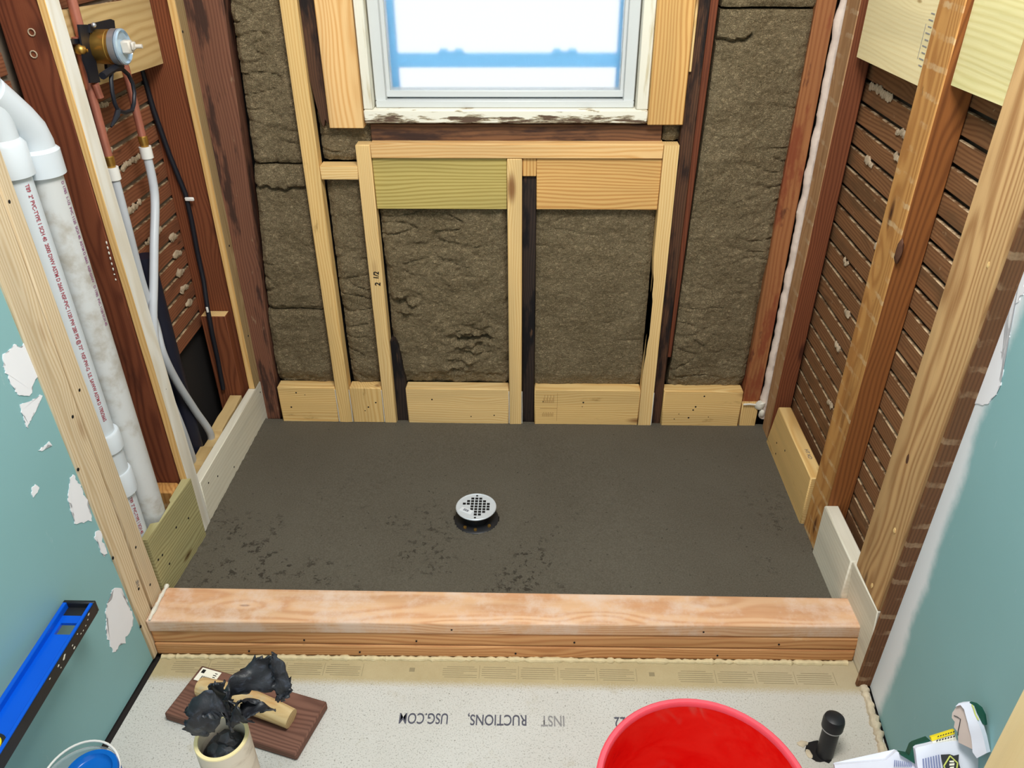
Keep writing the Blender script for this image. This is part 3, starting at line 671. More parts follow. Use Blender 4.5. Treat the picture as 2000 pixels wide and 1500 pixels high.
# ------------------------------------------------------------------ left wall framing
ext = lambda b, t, z: b+(t-b)*z/.95
zt = TOP
hb = hboard('corner_post', studc(-.150, -.063, -.026, .025, .0, -.150, -.063, ext(-.026, -.063, zt), ext(.025, .0085, zt), zt), MT['post'], 'front pale stud of the doubled post at the left curb end', 'stud', 'Z', .003)
hb2 = hboard('corner_post', studc(-.150, -.0625, .0275, .084, .0, -.150, -.0625, ext(.0275, .011, zt), ext(.084, .050, zt), zt), MT['post'], 'rear pale stud of the doubled post, against the white pipes', 'stud', 'Z', .003)
for (u, v, ob) in ((18, 394, hb2), (155, 762, hb2), (142, 814, hb), (153, 917, hb), (265, 1069, hb2), (221, 1090, hb), (293, 1142, hb2), (271, 1150, hb), (275, 1224, hb)):
    screw(ob, at(u, v, 'X', -.0628), (1, 0, 0), .0034)
text(hb2, 'printed_stamp', 'HF', MT['ink_pale'], at(272, 1143, 'X', -.0624), (0, .3, 1), (0, -1, .3), .018, .8, .0006)
zz0 = .005
L2 = board('old_stud', (-.152, .286, zz0), (-.0735, .345, TOP), MT['old_red'], 'red-brown old stud behind the left furring strip, beside white pipes', 'stud')
for (u, v) in ((62, 63), (66, 106)):
    p = at(u, v, 'Y', .2855); m = MB(); m.loop([p+Vector((.006*math.cos(q*math.pi/5), -.0006, .006*math.sin(q*math.pi/5))) for q in range(10)], .0012, 6); m.build('nail_ring', MT['plaster'], L2)
m = MB(); random.seed(5)
for k in range(8):
    f = k/7; p = at(208+18*f, 474+72*f, 'Y', .2855); m.sphere(p, .0022, (.8, .5, 1+random.random()), .4, 1)
m.build('caulk_drips', MT['caulk'], L2)
m = MB().hexa(studc(-.0705, -.0445, .305, .345, ZP-.01, -.0715, -.0445, .303, .3585, .20)); 
m = MB().hexa(studc(-.0715, -.0535, .304, .357, ZP-.01, -.0735, -.0605, .274, .318, TOP), .001)
fu = m.build('furring_strip', [MT['furring'], MT['furring_orange']], None, 'Z')
for pl in fu.data.polygons:
    if (fu.matrix_basis.to_3x3() @ pl.normal).y < -.7: pl.material_index = 1
tag(fu, 'whitish furring strip with orange edge beside the valve bay', 'stud')
for (u, v) in ((124, 99), (241, 503), (324, 760), (355, 870)): screw(fu, at(u, v, 'X', -.0605 if v < 600 else -.056), (1, 0, 0), .0032)
board('wood_block', (-.128, .246, .005), (-.0672, .2845, .262), MT['old_amber'], 'small brown wood block at the foot of the old left stud', 'lumber', None, .004)
cs = board('furring_strip', (-.066, .800, .2005), (-.0465, .848, TOP), MT['furring_orange'], 'pale furring strip in the back left corner above the white rail', 'stud')
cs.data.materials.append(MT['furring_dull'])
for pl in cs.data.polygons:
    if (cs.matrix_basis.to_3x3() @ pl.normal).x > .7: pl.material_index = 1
for (u, v) in ((357, 62), (448, 480), (485, 656)): screw(cs, at(u, v, 'X', -.046), (1, 0, 0), .003)
board('old_stud', (-.168, .812, .005), (-.0675, .870, TOP), MT['old_red_side'], 'red-brown old stud in the back left corner behind the cable', 'stud')
wb = board('wood_block', (-.150, .776, .005), (-.080, .811, .455), MT['old_red_side'], 'short red-brown block with pale cut top beside the cable', 'lumber')
wb.data.materials.append(MT['pine'])
for pl in wb.data.polygons:
    if (wb.matrix_basis.to_3x3() @ pl.normal).z > .8: pl.material_index = 1
rl = MB().prism([(x, y, .05) for x, y in ((-.0620, .086), (-.0455, .303), (-.0665, .303), (-.0665, .222), (-.0610, .214), (-.0605, .146), (-.0775, .140), (-.0775, .086))], (0, 0, .208)).build('bottom_rail', MT['treated_grey'], None, 'Y')
tag(rl, 'grey-green treated rail at the foot of the left wall, near the curb', 'lumber')
for (u, v) in ((309, 1093), (317, 1084), (331, 1101), (344, 1030), (368, 1012)): screw(rl, atp(u, v, (-.0455, .303, 0), (1, -.076, 0))+Vector((.0005, 0, 0)), (1, 0, 0), .0028)
wr = hboard('bottom_rail', [(-.078, .358, .045), (-.0545, .358, .045), (-.0450, .852, .045), (-.068, .852, .045), (-.078, .358, .2), (-.0545, .358, .2), (-.0450, .852, .2), (-.068, .852, .2)], MT['white_rail'], 'white-painted rail at the foot of the left wall, rear half', 'lumber', 'Y', .002)
for (u, v) in ((407, 943), (425, 930), (457, 912), (508, 766)): screw(wr, atp(u, v, (-.0545, .358, 0), (1, -.019, 0))+Vector((.0006, 0, 0)), (1, 0, 0), .0024)
# notched brown board behind the white rail
pts = [(.365, .005), (.365, .188), (.41, .19), (.43, .178), (.455, .176), (.465, .19), (.52, .192), (.54, .18), (.585, .178), (.60, .193), (.66, .195), (.70, .192), (.771, .196), (.771, .005)]
m = MB().prism([(-.080, y, z) for y, z in pts], (-.034, 0, 0)); tag(m.build('notched_board', MT['ply_old'], None, 'Y'), 'brown notched board behind the white rail', 'lumber')
# valve backer
ply = MB().prism([(-.108, .352, 1.142), (-.108, .804, 1.119), (-.108, .804, 1.262), (-.108, .352, 1.285)], (-.02, 0, 0)).build('valve_backer', MT['ply_old'], None, 'Y')
ply.data.transform(Matrix.Identity(4)); tag(ply, 'tan plywood backer behind the shower valve', 'lumber')
# left lath
lz0, lp = .411, .0478
proto = None
for k in range(28):
    y0 = .346 if k > 8 else (.575-.02*k if k < 5 else .50)
    z = lz0+k*lp
    if k < 9:
        o = MB().box((-.1715, y0, z), (-.165, .811, z+.0385), .001).build('lath_strip', MT['lath_red'], None, 'Y'); dusty_top(o, MT['dust'])
    elif proto is None:
        o = proto = MB().box((-.1715, .346, z), (-.165, .811, z+.0385), .001).build('lath_strip', MT['lath_red'], None, 'Y'); dusty_top(o, MT['dust'])
        zk = k
    else:
        o = proto.copy(); COL.objects.link(o); o.location.z += (k-zk)*lp
    o.rotation_euler.x += random.uniform(-.002, .002)
    tag(o, f'reddish lath strip behind the left valve bay, {ORD[k] if k < 25 else "topmost courses"}' + (' from the bottom' if 0 < k < 25 else ' of all' if k == 0 else ' near the top'), 'lath', 'laths behind the left wall')
    if k >= 2 and k % 1 == 0 and k < 18:
        random.seed(k); mm = MB()
        if k >= 7:
            n_ = random.choice((6, 9, 13)); ys = random.uniform(.42, .62)
            for j in range(n_): mm.sphere((-.163, ys+j*.011, z-.003-random.random()*.006), random.uniform(.005, .009), (.45, 1, .9), .6, 2)
        else:
            [mm.sphere((-.163, .735+.012*q_+random.uniform(0, .02), z+.001-.003*q_), .013-.003*q_, (.4, 1.4, .75), .7, 2) for q_ in range(3)]
        mm.build('plaster_ooze', MT['plaster'], o)
for k in range(10):
    z = 1.05+k*lp
    o = MB().box((-.1715, .088, z), (-.165, .285, z+.0385), .001).build('lath_strip', MT['lath_red'], None, 'Y')
    tag(o, f'reddish lath strip behind the white drain pipes, {ORD[k]}' + (' from the bottom' if k else ' one'), 'lath', 'laths behind the pipes')

# ------------------------------------------------------------------ white drain pipes
PA, PB, ra, rb = Vector((-.105, .116, 0)), Vector((-.092, .180, 0)), .027, .030
pipe = thing('drain_pipe', (PA.x, PA.y, .01), 'front white plastic drain pipe with two couplings, red lettering', 'pipe')
zc = [at(240, 855, 'Y', .10).z, at(241, 885, 'Y', .10).z, at(262, 930, 'Y', .10).z, at(266, 968, 'Y', .10).z]
MB().tube([PA+Vector((0, 0, .01)), PA+Vector((0, 0, TOP))], ra, 28).build('pipe_body', MT['pvc'], pipe)
zh = at(50, 350, 'Y', .095).z
MB().lathe([(ra, 0), (ra+.0075, .0), (ra+.0075, .052), (ra+.003, .058), (ra, .062)], PA+Vector((0, 0, zh)), 32).build('hub', MT['pvc'], pipe)
for a, b in ((zc[1], zc[0]), (zc[3], zc[2])):
    MB().lathe([(ra, -.0005), (ra+.008, .0), (ra+.008, b-a), (ra+.006, b-a+.003), (ra, b-a+.003)], PA+Vector((0, 0, a)), 32).build('coupling', MT['pvc'], pipe)
MB().lathe([(ra, 0), (ra+.003, 0), (ra+.003, zc[1]-zc[2]), (ra, zc[1]-zc[2])], PA+Vector((0, 0, zc[2])), 32).build('coupling_neck', MT['pvc'], pipe)
nd = Vector((.80, -.60, 0)).normalized(); side = Vector((-nd.y, nd.x, 0))
def ptext(par, C, r, ang, body, z, mat, size):
    n = Vector((math.cos(ang), math.sin(ang), 0)); sd = Vector((0, 0, 1)).cross(n)
    return text(par, 'printed_lettering', body, mat, C+n*(r-.0001)+Vector((0, 0, z))-sd*size*.35, (0, 0, -1), sd, size, .82, .0006, .0002)
ptext(pipe, PA, ra, -.42, "T89  2\" PVC-TYPE 1 SCH 40  2000 DWV ASTM D 2665 NSF-PVC 1120 PW 280 PSI @ 73\u00b0  NSF-PW-G  S.E. 5AWW ASTM D 1785/2665", zh-.012, MT['red_ink'], .0105)
ptext(pipe, PA, ra, -.42, "T89  2\" PVC-TYPE 1 SCH 40", zc[3]-.01, MT['red_ink'], .0105)
pipe2 = thing('drain_pipe', (PB.x, PB.y, .01), 'rear dirty white drain pipe bending over at the top', 'pipe')
zb2 = at(100, 345, 'Y', .165).z
MB().tube([PB+Vector((0, 0, .01)), PB+Vector((0, 0, zb2+.03))], rb, 28).build('pipe_body', MT['pvc_dirty'], pipe2)
MB().lathe([(rb, 0), (rb+.0075, 0), (rb+.0075, .042), (rb+.002, .048)], PB+Vector((0, 0, zb2)), 32).build('hub', MT['pvc'], pipe2)
path = [PB+Vector((0, 0, zb2+.03)), PB+Vector((0, 0, zb2+.055)), PB+Vector((-.001, -.006, zb2+.078)), PB+Vector((-.004, -.020, zb2+.10)), PB+Vector((-.008, -.040, zb2+.125)), PB+Vector((-.0125, -.062, zb2+.152))]
MB().tube(path, rb+.002, 28).build('elbow', MT['pvc'], pipe2)
ptext(pipe2, PB, rb, -.05, "CHARLOTTE  1-1/2  PVC 1120  SCH 40  ASTM D 2665  NSF-DWV   CHARLOTTE  PVC 1120 SCH 40".replace('CHARLOTTE', 'D 1785'), zb2-.012, MT['purple_ink'], .0095)

# dark stack in the cavity
tag(MB().tube([(-.137, .530, .0), (-.137, .530, .74)], .024, 24).build('black_stack_pipe', MT['abs']), 'dark navy pipe standing in the gap behind the plastic tube', 'pipe')

# ------------------------------------------------------------------ shower valve and supply
VC = Vector((-.03, .466, 1.211)); RX = Matrix(((0, 0, 1), (0, 1, 0), (-1, 0, 0)))   # local Z -> world X
va = thing('shower_valve', (-.09, VC.y, VC.z), 'brass shower valve cartridge body on the plywood backer', 'shower valve')
MB().lathe([(0, -.078), (.031, -.078), (.031, -.050), (.032, -.048), (.032, -.026), (.031, -.025), (.031, -.008), (0, -.008)], VC, 36, R=RX).build('valve_body', MT['brass'], va)
MB().lathe([(.0312, -.020), (.0335, -.018), (.0335, -.006), (.0312, -.006)], VC, 36, R=RX).build('collar', MT['steel'], va)
MB().lathe([(0, -.009), (.029, -.009), (.029, -.004), (.0335, -.004), (.0335, .0), (.0305, .0022), (.028, -.002), (0, -.002)], VC, 36, R=RX).build('face_ring', MT['chrome'], va, label='bluish chrome face ring')
m = MB().box(VC+Vector((-.003, -.010, -.012)), VC+Vector((.016, .010, .012)), .003).box(VC+Vector((.0165, -.008, -.006)), VC+Vector((.022, .008, .009)), .002)
m.tube([VC+Vector((.018, .004, 0)), VC+Vector((.034, .006, .0))], .004, 10); m.build('cartridge_stem', MT['knob'], va)
zq = lambda *p: Z(100, 0, 10, *p)
br = MB().prism([at(u, v, 'X', -.082) for u, v in zq((540, 480), (750, 480), (775, 760), (790, 1060), (880, 1180), (905, 1340), (955, 1560), (960, 1610), (770, 1620), (740, 1450), (640, 1180), (600, 850))], (-.004, 0, 0))
br.build('mounting_bracket', MT['black'], va)
MB().prism([at(u, v, 'X', -.078) for u, v in zq((760, 470), (1170, 372), (1235, 400), (1262, 620), (870, 650), (770, 640))], (-.004, 0, 0)).build('mounting_plate', MT['black'], va)
MB().prism([at(u, v, 'X', -.09) for u, v in zq((330, 765), (600, 755), (600, 850), (360, 870))], (-.02, 0, 0)).build('bracket_arm', MT['black'], va)
MB().sphere(at(157, 97, 'X', -.088), .011, (1, 1, .9), .15).sphere(at(165, 99, 'X', -.088), .007).build('union_nut', MT['brass'], va)
MB().sphere(at(183, 49, 'X', -.07), .005).build('mounting_screw', MT['steel'], va)
q1 = lambda X, *p: [at(u, v, 'X', X) for u, v in Z(0, 0, s_, *p)]
lo = q1(-.05, (800, 470), (850, 480), (895, 520), (925, 580), (938, 650), (935, 720), (920, 770), (870, 785), (825, 775), (800, 720), (783, 640), (775, 560), (778, 500))
MB().loop(lo, .0042, 8).tube(q1(-.05, (826, 760), (815, 810), (795, 850), (775, 885)), [.005, .006, .004, .002], 8).tube(q1(-.05, (715, 530), (760, 500), (800, 475), (840, 470)), .007, 8).build('hanging_strap', MT['black'], va, label='black plastic loop hanging below the body')
MB().prism(q1(-.08, (745, 420), (860, 430), (870, 470), (800, 500), (750, 480)), (-.006, 0, 0)).build('stop_cover', MT['black'], va)
def pipeline(name, pts, r, mat, label, parts=()):
    o = thing(name, pts[0], label, 'pipe'); MB().tube(pts, r, 16).build('tube_body', mat, o)
    return o
A = lambda u, v, X: at(u/s_, v/s_, 'X', X)
vy = lambda p, z: Vector((p.x, p.y, z))
p0 = A(535, 130, -.094)
c1 = pipeline('copper_pipe', [vy(p0, 1.23), vy(p0, TOP)], .0095, MT['copper'], 'copper riser going up from the shower valve')
pl0 = Vector((-.100, .428, 0)); zl = A(745, 1140, -.10).z
c2 = pipeline('copper_pipe', [vy(pl0, zl), vy(pl0, 1.235)], .0085, MT['copper'], 'left copper supply pipe right behind the furring strip')
pr0 = A(1000, 980, -.10); pr0 = Vector((-.100, pr0.y, 0)); zr = A(1000, 985, -.10).z
c3 = pipeline('copper_pipe', [vy(pr0, zr), vy(pr0, 1.15), Vector((-.1, pr0.y-.01, 1.17)), Vector((-.1, pr0.y-.05, 1.19)), Vector((-.1, VC.y+.02, 1.2))], .0085, MT['copper'], 'right copper supply pipe below the shower valve')
c4 = pipeline('copper_pipe', q1(-.085, (665, 585), (700, 680)), .007, MT['copper'], 'short cut copper stub under the valve bracket')
for p, z, lb, end, c in ((pl0, zl, 'left translucent white supply tube with brass fitting', [(-.102, .43, .86), (-.112, .445, .72), (-.112, .455, .60)]+[tuple(at(u, v, 'X', -.105)) for u, v in ((318, 690), (345, 745), (380, 800), (412, 850))]+[(-.128, .575, .12)], 0), (pr0, zr, 'right translucent white supply tube hanging straight down', [(-.100, pr0.y-.01, .87)]+[tuple(at(u, v, 'X', -.10)) for u, v in ((301, 480), (300, 560), (299, 620), (305, 680), (325, 760), (360, 850))]+[(-.13, .50, .10)], 1)):
    t = thing('supply_tube', (p.x, p.y, .02), lb, 'pipe')
    MB().lathe([(.0085, .012), (.0105, .010), (.0105, -.004), (.0085, -.012), (.0085, -.03)], (p.x, p.y, z), 12, smooth=False).build('brass_fitting', MT['brass'], t)
    MB().lathe([(.009, 0), (.0135, 0), (.0135, -.026), (.0095, -.028)], (p.x, p.y, z-.012), 20).build('crimp_ring', MT['white_plastic'], t)
    pts = [Vector((p.x, p.y, z-.03))]+[Vector(e) for e in end]; sm = []
    for i in range(len(pts)-1):
        a, b, c_, d = pts[max(i-1, 0)], pts[i], pts[i+1], pts[min(i+2, len(pts)-1)]
        for k in range(6):
            f = k/6; sm.append(.5*((2*b)+(c_-a)*f+(2*a-5*b+4*c_-d)*f*f+(3*b-a-3*c_+d)*f**3))
    sm.append(pts[-1]); MB().tube(sm, .0098, 16).build('tube_body', MT['pex'], t)
# cable along the corner stud
cb = thing('power_cable', (-.1, .79, .1), 'black cable clipped down the back left corner stud', 'cable')
pts = [at(u, v, 'Y', .803 if v < 560 else .767) for u, v in ((275, 130), (300, 215), (330, 300), (362, 378), (374, 430), (385, 490), (398, 550), (405, 600), (414, 650), (425, 700), (436, 760))]
MB().tube([p for p in pts], .0065, 10).build('cable_sheath', MT['navy'], cb)
p = at(370, 389, 'Y', .794); MB().box(p-Vector((.012, .003, .005)), p+Vector((.012, .003, .005)), .002).build('cable_clip', MT['white_plastic'], cb)
p = at(405, 605, 'Y', .759); MB().box(p-Vector((.003, .002, .008)), p+Vector((.003, .002, .008)), .001).build('cable_clip', MT['white_plastic'], cb)

# ------------------------------------------------------------------ right wall framing
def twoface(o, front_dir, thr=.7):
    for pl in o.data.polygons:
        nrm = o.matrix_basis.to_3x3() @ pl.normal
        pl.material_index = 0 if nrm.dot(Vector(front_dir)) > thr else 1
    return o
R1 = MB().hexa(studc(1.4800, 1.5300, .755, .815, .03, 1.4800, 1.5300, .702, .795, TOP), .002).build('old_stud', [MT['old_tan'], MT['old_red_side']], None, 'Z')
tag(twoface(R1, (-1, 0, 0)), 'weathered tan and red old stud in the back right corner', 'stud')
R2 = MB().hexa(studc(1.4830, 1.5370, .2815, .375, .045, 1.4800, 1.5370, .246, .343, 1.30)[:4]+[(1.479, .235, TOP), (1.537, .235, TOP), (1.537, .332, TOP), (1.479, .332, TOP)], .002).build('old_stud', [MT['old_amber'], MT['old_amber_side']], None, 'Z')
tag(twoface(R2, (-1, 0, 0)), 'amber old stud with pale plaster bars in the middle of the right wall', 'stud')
R3 = MB().hexa(studc(1.4855, 1.5235, -.052, .078, .2255, 1.4835, 1.5215, -.080, .052, 1.30)[:4]+[(1.482, -.09, TOP), (1.52, -.09, TOP), (1.52, .042, TOP), (1.482, .042, TOP)], .004, 0, 2).build('wide_stud', MT['pine_board'], None, 'Z')
MT['r3'] = wood('weathered_pine', (210, 170, 118), (158, 112, 68), 900, .08, (96, 70, 50)); R3.data.materials[0] = MT['r3']
tag(R3, 'wide striped pine stud on the right wall nearest the drywall', 'stud')
for (u, v) in ((1931, 518), (1747, 1037), (1703, 1144)):
    pp = at(u, v, 'X', 1.4845); MB().sphere(pp, .006, (.25, .7, 1.2), .5, 2).build('wood_plug', MT['yellow_print'] if v < 0 else MT['pine'], R3)
for (u, v, sz) in ((1938, 428, .011), (1925, 467, .014), (1773, 896, .010)):
    MB().sphere(at(u, v, 'X', 1.4850), sz, (.06, .55, 1.3), .3, 2).build('knot', MT['knot_dark'], R3)
MB().sphere((1.4845, .256, .876), .022, (.25, .5, 1.2), .3, 2).build('knot', MT['knot_dark'], R2)
R4 = MB().hexa(studc(1.4885, 1.5180, -.0605, -.0530, .003, 1.4865, 1.5180, -.0990, -.0912, TOP)).build('old_stud', MT['old_brown_bars'], None, 'Z')
tag(R4, 'brown old stud with pale bars showing beside the right drywall edge', 'stud')
fr = hboard('bottom_rail', [(1.475, .380, .04), (1.511, .380, .04), (1.511, .752, .04), (1.475, .752, .04), (1.475, .380, .2225), (1.511, .380, .2225), (1.511, .700, .2225), (1.475, .700, .2225)], MT['pine_dirty'], 'yellow pine rail at the foot of the right wall, rear piece', 'lumber', 'Y', .003)
text(fr, 'printed_stamp', 'HT KD', MT['old_dark'] if False else MT['ink'], Vector((1.492, .50, .2226)), (0, -1, 0), (1, 0, 0), .014, 1, .0004)
for (u, v) in ((1517, 865), (1515, 886), (1533, 880), (1534, 960)): screw(fr, at(u, v, 'X', 1.4748), (-1, 0, 0), .0028)
nrl = hboard('bottom_rail', [(1.4790, .0905, .055), (1.512, .0905, .055), (1.5115, .2780, .04), (1.4775, .2780, .04), (1.4790, .0905, .2225), (1.512, .0905, .2225), (1.5115, .2780, .2225), (1.4775, .2780, .2225)], MT['white_rail'], 'pale whitewashed rail at the foot of the right wall, near the curb', 'lumber', 'Y', .003)
m = MB().hexa([(1.5045, -.052, .002), (1.512, -.052, .002), (1.512, .0895, .002), (1.5045, .0895, .002), (1.4855, -.052, .2235), (1.512, -.052, .2235), (1.512, .0895, .2235), (1.4825, .0895, .2235)], .002)
tag(m.build('rail_end', MT['white_rail'], None, 'Y'), 'pale rail end against the right end of the curb', 'lumber')
m = MB().prism([(1.491, .347, 1.158), (1.491, .701, 1.150), (1.491, .690, 1.75), (1.491, .330, 1.75)], (.019, 0, 0)); tag(m.build('valve_backer', MT['ply'], None, 'Y'), 'pale plywood backer between the right corner and middle studs', 'lumber')
m = MB().prism([(1.492, .060, 1.190), (1.492, .246, 1.184), (1.492, .236, 1.75), (1.492, .045, 1.75)], (.036, 0, 0)); tag(m.build('valve_backer', MT['treated_pale'], None, 'Y'), 'pale green treated backer between the middle and nearest right studs', 'lumber')
m = MB()
for k in range(9): m.box((1.4904, .37+.0, 1.19+k*.011), (1.4908, .385+.004*(k % 2), 1.192+k*.011))
m.box((1.4904, .395, 1.20), (1.4908, .3962, 1.26)); m.build('grade_stamp', MT['ink_pale'], bpy.data.objects['valve_backer.001'])
# right lath
proto = None; rz0, rp = .0165, .0491
for k in range(31):
    z = rz0+k*rp
    if proto is None: o = proto = MB().box((1.5385, -.03, z), (1.547, .835, z+.0405), .0012).build('lath_strip', MT['lath'], None, 'Y'); dusty_top(o, MT['dust'])
    else: o = proto.copy(); COL.objects.link(o); o.location.z += k*rp
    random.seed(k+70); o.rotation_euler.x += random.uniform(-.002, .002)
    lb = f'brown lath strip on the right wall, {ORD[k]} course from the bottom' if 0 < k < 25 else ('lowest brown lath strip on the right wall' if k == 0 else f'brown lath strip behind the right backers, {ORD[k-25]} above the twenty-fifth course')
    tag(o, lb, 'lath', 'laths on the right wall')
    if k in (7, 10, 14, 19, 20, 21, 22, 16, 12):
        mm = MB(); n_ = {21: 9, 22: 12, 19: 4}.get(k, 3); ys = {22: .58, 21: .42, 19: .60}.get(k, random.uniform(.45, .62))
        for j in range(n_): mm.sphere((1.5365, ys+j*.011, z-.004-random.random()*.007), random.uniform(.005, .009), (.45, 1, 1.1), .6, 2)
        mm.build('plaster_ooze', MT['plaster'], o)

# ------------------------------------------------------------------ masonry float on the floor
FC = Vector((.190, -.158, 0)); ang = math.atan2(-.086, .298); FM = Matrix.Translation(FC) @ Matrix.Rotation(ang, 4, 'Z')
fl = thing('masonry_float', FC, 'brown wooden float board with pale handle lying on the floor', 'float')
def inF(m): m.bm.transform(FM); return m
b = inF(MB().box((-.155, -.064, 0.0008), (.155, .064, .022), .003)); bo = b.build('float_board', MT['float_board'], None, 'X')
bo.parent = fl; T = Matrix.Translation(FC) @ Matrix.Rotation(ang, 4, 'Z'); bo.data.transform(T.inverted() @ bo.matrix_basis); bo.matrix_basis = Matrix.Rotation(ang, 4, 'Z')
pts = []; rs = []
for k in range(21):
    f = k/20; x = -.108+.222*f
    h = .040+.010*math.sin(f*math.pi); rs.append(.0215*(.94+.14*math.sin(f*math.pi))); pts.append(FM @ Vector((x, .004-.01*f, h)))
MB().tube(pts, rs, 20).build('handle', MT['handle_wood'], fl)
for x in (-.085, .085): inF(MB().box((x-.02, -.012, .0215), (x+.02, .012, .034), .003)).build('handle_post', MT['handle_wood'], fl)
q = FM @ Vector((.086, -.004, .0615)); MB().lathe([(0, .0006), (.0045, .0), (.0055, -.002)], q, 16).build('screw', MT['steel'], fl)
lb = inF(MB().box((-.148, .026, .0221), (-.100, .059, .0226))).build('price_label', MT['label'], fl)
m = MB()
for k in range(14): m.box((-.136+k*.0016, .030, .0226), (-.136+k*.0016+(.0007 if k % 3 else .0011), .040, .0229))
for k in range(5): m.box((-.106-k*.0, .032+k*.005, .0226), (-.112-.002*(k % 2), .0338+k*.005, .0229))
m.box((-.144, .046, .0226), (-.136, .055, .0229)); inF(m).build('label_print', MT['dark'], lb)

# ------------------------------------------------------------------ cream pipe offcut with rubber scraps
TC = Vector((.268, -.396, 0)); tr, th = .0445, .272
tb = thing('pipe_offcut', TC, 'upright cream plastic pipe offcut holding black scraps', 'pipe')
MB().lathe([(tr, .0008), (tr, th), (tr-.0065, th), (tr-.0065, .0008), (tr, .0008)], TC, 48).build('pipe_wall', MT['cream_pipe'], tb)
MB().lathe([(tr+.0002, th-.001), (tr-.0005, th+.0012), (tr-.006, th+.0012), (tr-.0068, th-.001)], TC, 48).build('cut_rim', MT['cream_rim'], tb)
zf = lambda y, *p: [at(280+a/5, 1200+b/5, 'Y', y) for a, b in p]
def sheet(m, quads, seed, jag=.006, n=26):
    # patch through a 4-row x 3-col net of points, crumpled, with torn outline
    rows = quads
    def bez(ps, t):      # smooth curve through every point of the net
        ps = [Vector(p) for p in ps]; m_ = len(ps)-1; x = t*m_; out = Vector()
        for a in range(m_+1):
            w = 1.0
            for b_ in range(m_+1):
                if b_ != a: w *= (x-b_)/(a-b_)
            out += ps[a]*w
        return out
    vs = []
    for i in range(n+1):
        row = []
        for j in range(n+1):
            u, v = i/n, j/n; e = min(u, 1-u, v, 1-v)
            p = bez([bez(r, u) for r in rows], v); q = p*45+Vector((seed, 0, 0))
            p += Vector((noise.noise(q), noise.noise(q+Vector((9, 0, 0))), noise.noise(q+Vector((0, 9, 0)))))*.006
            if e < .001: p += Vector((noise.noise(p*210), noise.noise(p*210+Vector((5, 0, 0))), noise.noise(p*210+Vector((0, 5, 0)))))*jag
            row.append(m.bm.verts.new(p))
        vs.append(row)
    fs = []
    for i in range(n):
        for j in range(n):
            f = m.bm.faces.new((vs[i][j], vs[i+1][j], vs[i+1][j+1], vs[i][j+1])); f.smooth = True; fs.append(f)
    return m
sc = MB()
Y0 = -.40
# big folded flap rising right
sheet(sc, [zf(-.39, (860, 1000), (860, 900), (900, 860)), zf(-.37, (780, 850), (850, 640), (900, 800)), zf(-.35, (850, 640), (1000, 560), (1290, 740)), zf(-.335, (900, 620), (1230, 395), (1330, 720))], 1, .008)
sheet(sc, [zf(-.335, (1220, 400), (1290, 420), (1300, 560)), zf(-.345, (1270, 600), (1400, 600), (1420, 640)), zf(-.36, (1290, 800), (1340, 860), (1400, 800))], 2, .010)
sheet(sc, [zf(-.40, (880, 1080), (1000, 1040), (1080, 1060)), zf(-.39, (870, 980), (900, 900), (960, 860)), zf(-.37, (960, 860), (1100, 830), (1230, 910)), zf(-.40, (900, 1040), (1040, 990), (1230, 915))], 3, .006)
sheet(sc, [zf(-.41, (380, 1120), (500, 1130), (560, 1090)), zf(-.42, (430, 1000), (600, 1060), (700, 1110)), zf(-.40, (430, 920), (600, 760), (780, 900)), zf(-.42, (600, 1000), (800, 1060), (880, 1170))], 4, .008)
sheet(sc, [zf(-.385, (610, 790), (700, 650), (760, 660)), zf(-.38, (700, 800), (760, 760), (790, 720)), zf(-.39, (800, 1050), (860, 1000), (880, 900))], 5, .008)
random.seed(11)
for k in range(9):
    a_ = random.uniform(0, 6.28); r0 = random.uniform(0, .018); p = TC+Vector((r0*math.cos(a_), r0*math.sin(a_), th-.02-random.random()*.02))
    sc.sphere(p, .016, (1, 1, .7), .8, 2)
sc.sphere(TC+Vector((0, 0, th-.042)), .0355, (1, 1, .8), .25, 3)
so = sc.build('rubber_scraps', MT['membrane'])
md = so.modifiers.new('thickness', 'SOLIDIFY'); md.thickness = .0016
tag(so, 'torn black rubber membrane scraps stuffed in the cream pipe', 'scraps')

# ------------------------------------------------------------------ red bucket
BC = Vector((1.036, -.531, 0)); br_, bh = .157, .37
bk = thing('bucket', BC, 'red plastic bucket smeared with mortar at the front of the floor', 'bucket')
MB().lathe([(0, .001), (.128, .001), (.130, .004), (.150, bh-.012), (.1465, bh-.006), (.1265, .008), (0, .008)], BC, 64).build('bucket_shell', MT['red'], bk)
MB().lathe([(.1495, bh-.014), (br_-.006, bh-.014), (br_, bh-.009), (br_, bh-.003), (br_-.003, bh), (br_-.0085, bh), (.1466, bh-.003), (.1462, bh-.009)], BC, 64).build('rim', MT['red_rim'], bk, label='pinkish dusty rim')

